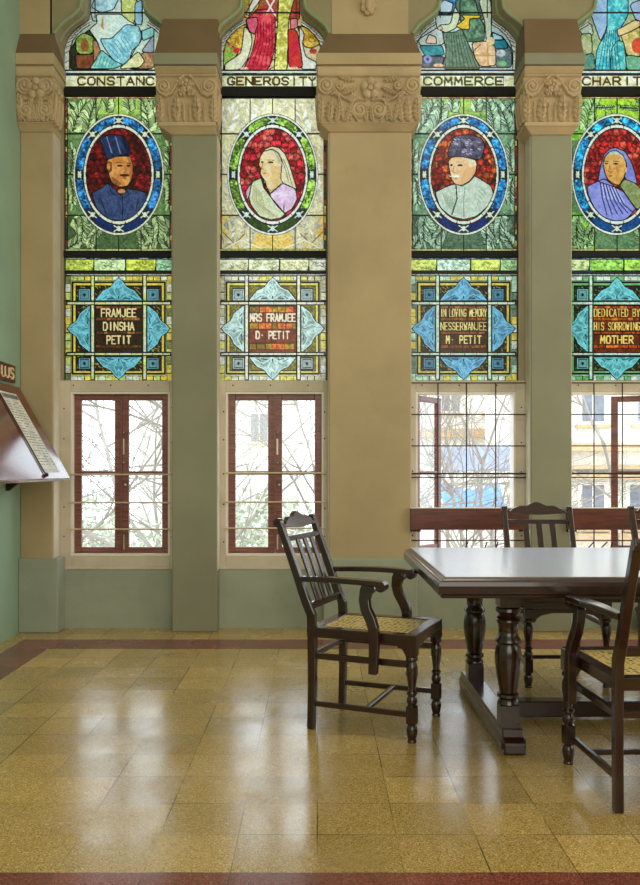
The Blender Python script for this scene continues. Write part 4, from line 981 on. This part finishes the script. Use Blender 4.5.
# ------------------------------------------------------------------ cane armchairs (local +x = forward)
def bx(z):
    return -.25 if z < .5 else -.25-.168*((z-.5)/.455)**1.05
def make_chair():
    r = empty('armchair')
    wood_ = 'mahog'; FX = .222
    for sy in (-1, 1):
        y = sy*.20
        pts = [(-.255, y, 0), (-.25, y, .2), (-.25, y, .44), (-.254, y, .52)]+[(bx(z)-.004, y*(1+.02*(z-.5)), z) for z in (.58, .66, .74, .82, .9, .932)]
        m = MB().ribbon(pts, .032, [.034, .036, .042, .042, .040, .038, .036, .034, .032, .03])
        m.tube([(bx(.935)-.010, y-.018, .935), (bx(.935)-.010, y+.018, .935)], .022, 12)
        m.build('leg', wood_, r, bevel=.004)
    prof = [(.375, .020), (.366, .026), (.356, .026), (.35, .017), (.34, .021), (.325, .025), (.30, .026), (.27, .021), (.235, .016), (.222, .017), (.216, .023), (.208, .023), (.202, .016), (.19, .022), (.175, .024), (.162, .018), (.156, .023)]
    foot = [(.082, .023), (.076, .016), (.066, .022), (.05, .025), (.03, .022), (.012, .017), (.006, .02), (0, .02)]
    for sy in (-1, 1):
        y = sy*.212
        m = MB(); m.box(FX-.024, FX+.024, y-.024, y+.024, .375, .43)
        m.lathe(prof, FX, y, 18); m.box(FX-.021, FX+.021, y-.021, y+.021, .082, .156); m.lathe(foot, FX, y, 18)
        m.build('leg', wood_, r, smooth=True)
    # seat rails
    m = MB()
    R_, Fx = -.272, .246; yr, yf = .218, .236; wdt = .055
    def bar(p, q, inw):   # quad prism between outer pts p,q and inner pts
        (a0, a1), (b0, b1) = p, q
        m.prism([a0, a1, b1, b0], (.425, .466), 'z')
    o = [(R_, -yr), (Fx, -yf), (Fx, yf), (R_, yr)]; i_ = [(R_+wdt, -yr+wdt), (Fx-wdt, -yf+wdt), (Fx-wdt, yf-wdt), (R_+wdt, yr-wdt)]
    for q in range(4): m.prism([o[q], o[(q+1) % 4], i_[(q+1) % 4], i_[q]], (.421, .466), 'z')
    m.build('seat_frame', wood_, r, bevel=.004)
    m = MB().prism([(x*1.01, y*1.01) for x, y in i_], (.455, .4625), 'z'); m.build('cane_panel', 'cane', r)
    # brackets
    m = MB(); pts = [(-.205, .424), (-.205, .352), (-.19, .352), (-.178, .374), (-.15, .392), (-.10, .402), (-.05, .408), (0, .41), (.05, .408), (.10, .402), (.15, .392), (.178, .374), (.19, .352), (.205, .352), (.205, .424)]
    m.prism([(p*.94, q) for p, q in pts], (.210, .234), 'x')
    for sy in (-1, 1):
        m.prism([(.204, .424), (.204, .352), (.198, .352), (.196, .378), (.188, .384), (.182, .402), (.16, .406), (.155, .424)], (sy*.212-.012, sy*.212+.012), 'y')
    m.build('apron', wood_, r, bevel=.002)
    # stretchers
    def rail(p, q, w_, h, nm='stretcher'):
        m = MB(); p = Vector(p); q = Vector(q); d = (q-p).normalized(); n_ = Vector((-d.y, d.x, 0)).normalized()*w_/2; u = Vector((0, 0, h/2))
        vs = [p-n_-u, q-n_-u, q+n_-u, p+n_-u, p-n_+u, q-n_+u, q+n_+u, p+n_+u]
        m.add(vs, [(0,3,2,1),(4,5,6,7),(0,1,5,4),(1,2,6,5),(2,3,7,6),(3,0,4,7)]); return m.build(nm, wood_, r, bevel=.003)
    for sy in (-1, 1):
        rail((-.235, sy*.2, .118), (.208, sy*.21, .118), .02, .024); rail((-.235, sy*.2, .335), (.208, sy*.21, .335), .018, .028)
    rail((.01, -.21, .118), (.01, .21, .118), .022, .02); rail((-.25, -.19, .335), (-.25, .19, .335), .018, .026)
    # back
    m = MB(); yy = [-.184+.368*q/24 for q in range(25)]
    def top(y):
        g = abs(y)/.184
        return .948+.034*(math.exp(-(g/.33)**2))+(.010*math.cos((g-.55)*9) if g > .38 else 0)-.012*(g > .86)
    vs = []; n = len(yy)
    for zf in (0, 1):
        for y in yy:
            z = .908-.004*math.cos(y*17) if zf == 0 else top(y)
            for dx in (-.010, .010): vs.append((bx(z)+dx, y, z))
    fs = []
    for q in range(n-1):
        a_, b_, c_, d_ = q*2, q*2+2, 2*n+q*2, 2*n+q*2+2
        fs += [(a_, a_+1, b_+1, b_), (c_, d_, d_+1, c_+1), (a_, b_, d_, c_), (a_+1, c_+1, d_+1, b_+1)]
    fs += [(0, 2*n, 2*n+1, 1), (2*n-2, 2*n-1, 4*n-1, 4*n-2)]
    m.add(vs, fs); m.build('crest_rail', wood_, r, bevel=.003)
    for (z, h) in ((.862, .026), (.556, .032)):
        m = MB(); x = bx(z); m.box(x-.010, x+.010, -.186, .186, z-h/2, z+h/2); m.build('back_rail', wood_, r, bevel=.003)
    for y in (-.078, .004, .086):
        m = MB().ribbon([(bx(z), y, z) for z in (.565, .64, .72, .8, .855)], .036, .011); m.build('slat', wood_, r, bevel=.002)
    # arms
    for sy in (-1, 1):
        y0_, y1_ = sy*.208, sy*.236
        m = MB(); n = 8; vs = []
        for q in range(n+1):
            f = q/n; x = bx(.68)+.012+f*(.097-bx(.68)-.012); y = y0_+(y1_-y0_)*min(1, f*1.6); z = .682+.006*math.sin(f*PI)
            hw_ = .017+.012*min(1, f*1.8)
            vs += [(x, y-hw_, z-.012), (x, y+hw_, z-.012), (x, y+hw_, z+.012), (x, y-hw_, z+.012)]
        fs = [(3, 2, 1, 0), tuple(4*n+q for q in range(4))]
        for q in range(n):
            for j in range(4): j2 = (j+1) % 4; fs.append((q*4+j, q*4+j2, q*4+4+j2, q*4+4+j))
        m.add(vs, fs); arm = m.build('arm', wood_, r, bevel=.004)
        m = MB().tube([(.093, y1_-.027, .671), (.093, y1_+.027, .671)], .024, 16); m.build('scroll', wood_, arm, bevel=.003)
        pts = [(.042, y1_, .674), (.022, y1_, .645), (.016, y1_, .61), (.024, y1_, .57), (.046, y1_, .53), (.062, y1_, .49), (.066, y1_, .44), (.064, y1_, .38), (.060, y1_, .29)]
        m = MB().ribbon([(x, y1_+sy*.020*min(1, max(0, (.66-z)/.17)), z) for x, _, z in pts], .034, [.07, .056, .048, .046, .046, .046, .044, .042, .038])
        m.build('arm_support', wood_, r, bevel=.004)
    return r
def dup(root, loc, rz, label):
    r = root.copy(); C.objects.link(r); r.location = loc; r.rotation_euler = (0, 0, rz); r['label'] = label
    for ch in list(root.children):
        c_ = ch.copy(); C.objects.link(c_); c_.parent = r
        for g_ in list(ch.children):
            d_ = g_.copy(); C.objects.link(d_); d_.parent = c_
    return r
ch = make_chair(); ch.location = (.282, 3.90, 0); ch.rotation_euler = (0, 0, math.radians(-22.2))
tag(ch, 'dark mahogany armchair with cane seat standing alone at the left end of the table', 'chair', 'cane armchairs round the table')
dup(ch, (1.226, 3.142, 0), math.radians(92), 'dark cane armchair on the near side of the table, cut by the right edge')
dup(ch, (1.354, 4.757, 0), math.radians(-90), 'armchair on the far side of the table, its crest in front of the slim pier')
dup(ch, (2.145, 4.77, 0), math.radians(-90), 'armchair behind the table at the right edge, only its dark post and crest showing')

# ------------------------------------------------------------------ library table
TX0, TX1, TY0, TY1 = .474, 2.80, 3.285, 4.612
tb = tag(empty('library_table', ((TX0+TX1)/2, (TY0+TY1)/2, 0)), 'long polished mahogany reading table on turned legs and sledge feet', 'table')
toff = (-(TX0+TX1)/2, -(TY0+TY1)/2, 0)
T = lambda m, *k, **kw: m.build(*k, parent=tb, loc=toff, **kw)
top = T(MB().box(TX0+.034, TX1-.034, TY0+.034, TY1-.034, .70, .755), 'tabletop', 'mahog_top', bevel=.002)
m = MB(); Wt = [(0, .69), (0, .722), (.004, .738), (.010, .742), (.018, .742), (.024, .748), (.033, .750), (.033, .69)]   # moulded edge section (inset, z)
vs = []; nS = len(Wt)
for (ins, z) in Wt:
    vs += [(TX0+ins, TY0+ins, z), (TX1-ins, TY0+ins, z), (TX1-ins, TY1-ins, z), (TX0+ins, TY1-ins, z)]
fs = []
for q in range(nS):
    q2 = (q+1) % nS
    for j in range(4): j2 = (j+1) % 4; fs.append((q*4+j, q*4+j2, q2*4+j2, q2*4+j))
m.add(vs, fs); T(m, 'edge_moulding', 'mahog', bevel=.001)
m = MB(); m.box(TX0+.012, TX1-.012, TY0+.012, TY1-.012, .672, .69); T(m, 'under_moulding', 'mahog', bevel=.006)
legx = [.812, 2.47]; legy = [3.565, 4.33]
m = MB()
m.box(legx[0]+.03, legx[1]-.03, legy[0]-.012, legy[0]+.012, .615, .672); m.box(legx[0]+.03, legx[1]-.03, legy[1]-.012, legy[1]+.012, .615, .672)
for x in legx: m.box(x-.012, x+.012, legy[0]+.03, legy[1]-.03, .615, .672)
T(m, 'apron', 'mahog', bevel=.003)
TP = [(.60, .042), (.592, .052), (.58, .054), (.57, .044), (.56, .04), (.55, .05), (.538, .053), (.526, .044), (.50, .040), (.475, .042), (.462, .052), (.45, .054), (.44, .046), (.43, .050), (.40, .056), (.36, .057), (.31, .050), (.26, .041), (.235, .037), (.228, .046), (.216, .048), (.206, .038), (.196, .044), (.186, .046), (.18, .04)]
for lx in legx:
    for ly in legy:
        m = MB(); m.box(lx-.045, lx+.045, ly-.045, ly+.045, .60, .672); m.box(lx-.04, lx+.04, ly-.04, ly+.04, .095, .182)
        m.lathe(TP, lx, ly, 24); T(m, 'leg', 'mahog', smooth=True)
    m = MB()
    yA, yB = 3.44, 4.53
    m.prism([(yA+.01, .0), (yA, .012), (yA, .05), (yA+.03, .07), (yA+.045, .10), (yB-.045, .10), (yB-.03, .07), (yB, .05), (yB, .012), (yB-.01, 0)], (lx-.045, lx+.045), 'x')
    m.box(lx-.052, lx+.052, yA+.02, yB-.02, .018, .060)
    T(m, 'sledge_foot', 'mahog', bevel=.006)
m = MB(); m.box(legx[0]+.045, legx[1]-.045, 3.93, 4.01, .016, .09); T(m, 'stretcher', 'mahog', bevel=.005)

# ------------------------------------------------------------------ boards fixed across the two right windows
for k, (a, b, c) in enumerate(wins[2:]):
    xa, xb = (Xat(411, 6.03), Xat(530, 6.03)) if k == 0 else (Xat(568, 6.03), Xat(688, 6.03))
    r = empty('guard_board', ((xa+xb)/2, YF-.03, Zat(530, 6.03)))
    tag(r, ['reddish wooden board across the lower part of the window right of the ochre pier', 'reddish wooden board across the lower part of the rightmost window'][k], 'board', 'boards across the window bottoms')
    h = Zat(508.5, 6.03)-Zat(530, 6.03); w_ = (xb-xa)/2
    m = MB().box(-w_, w_, -.012, .012, 0, h).build('plank', 'board_wood', r, bevel=.003)
    for sx in (-1, 1): MB().box(min(sx*w_, sx*(w_-.075)), max(sx*w_, sx*(w_-.075)), .012, .03, -.015, h-.004).build('end_block', 'mahog', r, bevel=.003)
    MB().box(-w_, w_, -.014, .026, h, h+.006).build('capping', 'white_edge', r)

# ------------------------------------------------------------------ sloping display board on the left wall
Y0b, Y1b = 4.35, 5.93
zt_, zb_ = 1.755, 1.115; xt_, xb_ = XL+.03, -1.77
r = tag(empty('display_board', (XL, (Y0b+Y1b)/2, zb_)), 'polished red-brown sloping display board on the green left wall', 'board')
off = (-XL, -(Y0b+Y1b)/2, -zb_)
D_ = lambda m, *k, **kw: m.build(*k, parent=r, loc=off, **kw)
D_(MB().prism([(xt_-.02, zt_), (xt_+.02, zt_+.012), (xb_+.012, zb_+.006), (xb_, zb_-.012), (xb_-.03, zb_-.006)], (Y0b, Y1b), 'y'), 'slope', 'rack', bevel=.004)
D_(MB().box(XL+.002, xb_-.01, Y0b+.02, Y1b-.015, zb_-.012, zb_), 'underside', 'white_edge')
m = MB(); m.box(XL+.002, XL+.02, Y0b, Y1b, zb_, zt_-.02); D_(m, 'back_board', 'rack')
m = MB(); m.prism([(XL+.002, zb_-.015), (XL+.10, zb_-.015), (XL+.02, zb_-.08), (XL+.002, zb_-.08)], (5.80, 5.83), 'y'); D_(m, 'bracket', 'mahog')
# frame strip along the far sloping edge
def onslope(f, y, h=0):   # f 0 top .. 1 bottom
    x = (xt_+.02)+(xb_+.012-xt_-.02)*f; z = zt_+.012+(zb_+.006-zt_-.012)*f
    nx, nz = .842, .54; return (x+nx*h, y, z+nz*h)
pp = tag(empty('printed_sheet', onslope(.5, 5.6, 0)), 'long printed white sheet under a thin rod on the sloping board', 'paper')
po = tuple(-q for q in onslope(.5, 5.6, 0))
f0, f1, ya, yb = .105, .93, 5.43, 5.755
m = MB(); vs = [onslope(f0, ya, .001), onslope(f0, yb, .001), onslope(f1, yb, .001), onslope(f1, ya, .001), onslope(f0, ya, .003), onslope(f0, yb, .003), onslope(f1, yb, .003), onslope(f1, ya, .003)]
m.add(vs, [(0,1,2,3),(7,6,5,4),(0,4,5,1),(1,5,6,2),(2,6,7,3),(3,7,4,0)]); m.build('sheet', 'paper', pp, loc=po)
m = MB(); rng = random.Random(4)
def strip(fa, fb, y_a, y_b): m.add([onslope(fa, y_a, .0036), onslope(fa, y_b, .0036), onslope(fb, y_b, .0036), onslope(fb, y_a, .0036)], [(0,1,2,3)])
y_ = ya+.03
while y_ < yb-.04:
    wl = rng.uniform(.018, .03); strip(f0+.02, f0+.065, y_, y_+wl); y_ += wl+.009
for q in range(26):
    f = f0+.10+q*.028
    if f > f1-.06: break
    y_ = ya+.025
    while y_ < yb-.03:
        wl = rng.uniform(.008, .05); wl = min(wl, yb-.02-y_)
        if rng.random() < .8: strip(f, f+.006, y_, y_+wl)
        y_ += wl+.008
strip(f1-.02, f1-.017, ya+.02, yb-.02); strip(f0+.5, f1-.02, ya+.2, ya+.203); strip(f1-.3, f1-.02, yb-.03, yb-.027)
m.build('printing', 'ink', pp, loc=po)
rd = tag(empty('retaining_rod', onslope(.96, 5.42, .01)), 'thin dark rod with a round knob lying beside the printed sheet', 'rod')
ro = tuple(-q for q in onslope(.96, 5.42, .01))
MB().tube([onslope(.05, 5.42, .006), onslope(.96, 5.42, .006)], .004, 8).build('rod', 'iron', rd, loc=ro)
MB().ball(onslope(.965, 5.42, .010), .014, 12, 8).build('knob', 'lead', rd, smooth=True, loc=ro)
# plaque above
zq0, zq1 = 1.795, 1.918
r = tag(empty('wall_plaque', (XL+.01, 5.6, zq0)), 'small red-brown plaque with ivory letters above the sloping board', 'sign')
off = (-XL-.01, -5.6, -zq0)
MB().box(XL+.002, XL+.022, 4.9, 5.93, zq0, zq1).build('plate', 'plaque', r, bevel=.003, loc=off)
def wtext(s_, y0_, z0_, h, cw):   # letters on the wall, reading in +y direction
    for i, chh in enumerate(s_):
        m = MB()
        for st in STROKES[chh]:
            m.tube([(XL+.025, y0_+i*cw*1.3+px/4*cw, z0_+h-py/6*h) for px, py in st], .0075, 6)
        m.build('letter', 'ivory', r, loc=off)
wtext('UJS', 5.66, zq0+.025, .072, .062); wtext('HON', 5.35, zq0+.025, .072, .062)
D = (0, 0, 0)

# ------------------------------------------------------------------ basket by the right window
m = MB(); r_ = tag(empty('waste_basket', (2.44, 6.03, 0)), 'low dark grey round basket under the rightmost window, cut by the right edge', 'basket')
prof = [(0, .10), (.01, .112), (.15, .135), (.172, .14), (.172, .13), (.15, .126), (.02, .10)]
MB().lathe(prof, 0, 0, 24).build('body', 'bin', r_, smooth=False)
m = MB().tube([(.138*math.cos(q*PI/12), .138*math.sin(q*PI/12), .174) for q in range(25)], .007, 8, False); m.build('rim', 'iron', r_, smooth=True)

# ------------------------------------------------------------------ outside
GZ = -3.6
tag(MB().box(-40, 50, 6.9, 70, GZ-.3, GZ).build('ground', 'ground'), 'pale yard outside the windows', kind='structure')
def tree(x, y, seed, label, H=8, lean=0, spread=.55, leaves=0, r0=.055):
    rng = random.Random(seed); root = tag(empty('tree', (x, y, GZ)), label, 'tree', 'bare trees outside the windows')
    m = MB(); tips = []
    def grow(p, d, L, r, depth):
        pts = [p]; q = Vector(p); dd = Vector(d)
        for _ in range(5):
            dd = (dd+Vector((rng.gauss(0, .13), rng.gauss(0, .13), rng.gauss(.02, .08)))).normalized(); q = q+dd*L/5; q.y = max(q.y, 8.2-y); pts.append(tuple(q))
        m.tube(pts, [r*(1-.09*i) for i in range(6)], 5 if depth > 1 else 8)
        if depth >= 5: tips.append(tuple(q)); return
        for b in range(3 if depth < 4 else 2):
            i = rng.randint(2, 5) if b else 5; ax = Vector((rng.gauss(0, 1), rng.gauss(0, .7), rng.gauss(0, .5))).normalized()
            nd = (dd+ax*spread*rng.uniform(.7, 1.5)).normalized(); grow(pts[i], nd, L*rng.uniform(.6, .85), r*.62, depth+1)
    grow((0, 0, 0), Vector((lean, 0, 1)).normalized(), H*.36, r0, 0)
    m.build('branches', 'bark', root, smooth=True)
    if leaves:
        l_ = MB()
        for tpt in tips:
            for _ in range(leaves):
                c_ = Vector(tpt)+Vector((rng.gauss(0, .15), rng.gauss(0, .15), rng.gauss(0, .15))); a_ = Vector((rng.gauss(0, 1), rng.gauss(0, 1), rng.gauss(0, 1))).normalized()*.05; b_ = Vector((rng.gauss(0, 1), rng.gauss(0, 1), rng.gauss(0, 1))).normalized()*.035
                l_.add([c_-a_, c_+b_, c_+a_, c_-b_], [(0, 1, 2, 3)])
        l_.build('foliage', 'leaf', root)
    return root
tree(-3.0, 11.0, 3, 'bare tree seen through the leftmost window', 9.5, .05)
tree(-2.2, 12.5, 8, 'thin bare tree seen in the right pane of the leftmost window', 9, -.05)
tree(-.9, 11.5, 5, 'bare tree seen through the window left of the ochre pier', 9.5, .08)
tree(.0, 13.5, 14, 'second bare tree behind the window left of the ochre pier', 9, 0)
tree(2.0, 12.0, 21, 'bare tree with a low crooked branch behind the open window', 8.6, .12)
tree(4.6, 13.0, 31, 'bare tree behind the rightmost window', 9, -.1)
for q, (x, y, sd, lb_) in enumerate(((-4.6, 14.5, 41, 'slim bare tree at the left edge of the leftmost window'), (-3.6, 17.0, 43, 'far bare tree behind the leftmost window'), (-1.5, 17.5, 47, 'far bare tree behind the window left of the ochre pier'), (.6, 18.5, 53, 'distant bare tree partly behind the ochre pier'), (3.4, 16.0, 59, 'far bare tree behind the open window'))):
    tree(x, y, sd, lb_, 8.5+.4*q, .04*(q-2), .75, r0=.06)
# bushes low down
rng = random.Random(77)
for (x, y, zc, rr, lb_) in ((-4.3, 15, -.7, 1.7, 'pale bush far below the leftmost window'), (-1.1, 15.5, -.6, 1.5, 'pale bush below the window left of the ochre pier'), (2.6, 10.5, -.4, .55, 'small green bush seen under the board')):
    root = tag(empty('bush', (x, y, GZ)), lb_, 'bush', 'bushes in the yard'); m = MB()
    for _ in range(2600 if rr > 1 else 1100):
        v_ = Vector((rng.gauss(0, 1), rng.gauss(0, 1), rng.gauss(0, 1))).normalized()*rr*rng.random()**.4; c_ = v_+Vector((0, 0, zc-GZ))
        a_ = Vector((rng.gauss(0, 1), rng.gauss(0, 1), rng.gauss(0, 1))).normalized()*.08; b_ = Vector((rng.gauss(0, 1), rng.gauss(0, 1), rng.gauss(0, 1))).normalized()*.05
        m.add([c_-a_, c_+b_, c_+a_, c_-b_], [(0, 1, 2, 3)])
    m.build('foliage', 'leaf', root)
    s_ = MB()
    for q in range(7): s_.tube([(0, 0, 0), (.2*math.cos(q), .2*math.sin(q), (zc-GZ)*.6), (rr*.6*math.cos(q*2.1), rr*.6*math.sin(q*2.1), zc-GZ)], [.05, .03, .015], 5)
    s_.build('stems', 'bark', root)
# pale house behind windows three and four
def house(name, label, x0, x1, y, d, h, mat, rects, bands):
    r = tag(empty(name, ((x0+x1)/2, y, GZ)), label, 'building'); off = (-(x0+x1)/2, -y, -GZ)
    MB().box(x0, x1, y, y+d, GZ, h).build('wall', mat, r, loc=off)
    for (xa, xb, za, zb2) in rects:
        MB().box(xa-.14, xb+.14, y-.16, y, za-.16, za-.08).build('sill', 'tan', r, loc=off)
        f_ = MB().box(xa-.08, xb+.08, y-.06, y+.02, za-.08, zb2+.08).build('window', 'white_edge', r, loc=off)
        m = MB()
        n = 2
        for q in range(n): m.box(xa+(xb-xa)*q/n+.03, xa+(xb-xa)*(q+1)/n-.03, y-.085, y-.055, za, zb2)
        m.build('shutter', 'shutter', f_)
    for (za, zb2) in bands: MB().box(x0-.05, x1+.05, y-.35, y, za, zb2).build('ledge', 'tan', r, loc=off)
    MB().box(x0-.3, x1+.3, y-.4, y+d+.2, h, h+.25).build('roof', 'tan', r, loc=off)
house('house', 'pale house with shuttered windows seen through the open window', 2.0, 8.4, 30, 7, 5.2, 'facade', [(4.4, 5.1, 3.3, 4.1), (6.0, 6.7, 3.3, 4.1), (2.6, 3.3, 3.3, 4.1), (4.4, 5.1, .2, 1.2), (6.2, 6.9, .2, 1.2)], [(2.35, 2.65)])
house('house', 'cream house with tan ledges behind the rightmost window', 5.6, 12, 21, 7, 5.5, 'facade2', [(6.6, 7.2, -.2, .8), (7.8, 8.4, -.2, .8), (6.6, 7.2, 2.4, 3.4), (8.0, 8.6, 2.4, 3.4)], [(1.65, 1.85), (1.2, 1.3), (.95, 1.1), (-.6, -.4)])
house('house', 'far pale house behind the bare trees on the left', -9, -1.2, 42, 7, 5.5, 'facade', [(-7.5, -6.6, 2.6, 4), (-5.2, -4.3, 2.6, 4), (-3.4, -2.5, 2.6, 4)], [])
m = MB(); xs_ = [2.9+.14*q for q in range(18)]
for q in range(len(xs_)-1):
    za, zb2 = (.05, .0) if q % 2 == 0 else (.0, .05)
    m.add([(xs_[q], 19.0, 1.15+za), (xs_[q+1], 19.0, 1.15+zb2), (xs_[q+1], 20.6, 1.75+zb2), (xs_[q], 20.6, 1.75+za), (xs_[q], 19.0, 1.12+za), (xs_[q+1], 19.0, 1.12+zb2), (xs_[q+1], 20.6, 1.72+zb2), (xs_[q], 20.6, 1.72+za)], [(0,1,2,3),(7,6,5,4),(0,4,5,1),(2,6,7,3)])
r = tag(empty('shed', (4, 19.8, GZ)), 'low shed with grey-blue corrugated roof outside the open window', 'shed')
m.build('roof', 'shed', r, loc=(-4, -19.8, -GZ)); MB().box(3.0, 5.2, 19.2, 20.5, GZ, 1.12).build('wall', 'facade2', r, loc=(-4, -19.8, -GZ))
# tarpaulin draped over a ridge pole
m = MB(); n = 22; rows = 8; vs = []
for j in range(rows):
    for i in range(n):
        f = i/(n-1); g_ = j/(rows-1); x = 2.02+1.0*f; y = 14-.9*abs(g_-.35)+.0; z = .98-.12*math.sin(PI*f)-.9*abs(g_-.3)**1.1+.03*math.sin(i*1.9)*(1-.3*g_)
        vs.append((x, 14-1.2*(g_-.3), z))
m.add(vs, [(j*n+i, j*n+i+1, (j+1)*n+i+1, (j+1)*n+i) for j in range(rows-1) for i in range(n-1)])
r = tag(empty('tarpaulin', (2.5, 14, GZ)), 'blue tarpaulin sheet draped outside the open window', 'tarpaulin')
o = m.build('sheet', 'tarp', r, loc=(-2.5, -14, -GZ)); sm = o.modifiers.new('thick', 'SOLIDIFY'); sm.thickness = .01
m = MB()
for (x, y) in ((2.05, 14.3), (2.98, 14.3), (2.05, 13.2), (2.98, 13.2)): m.tube([(x, y, GZ), (x, y, .70 if y > 14 else .35)], .03, 6)
m.tube([(2.0, 14, .95), (3.05, 14, .95)], .02, 6); m.build('poles', 'bark', r, loc=(-2.5, -14, -GZ))
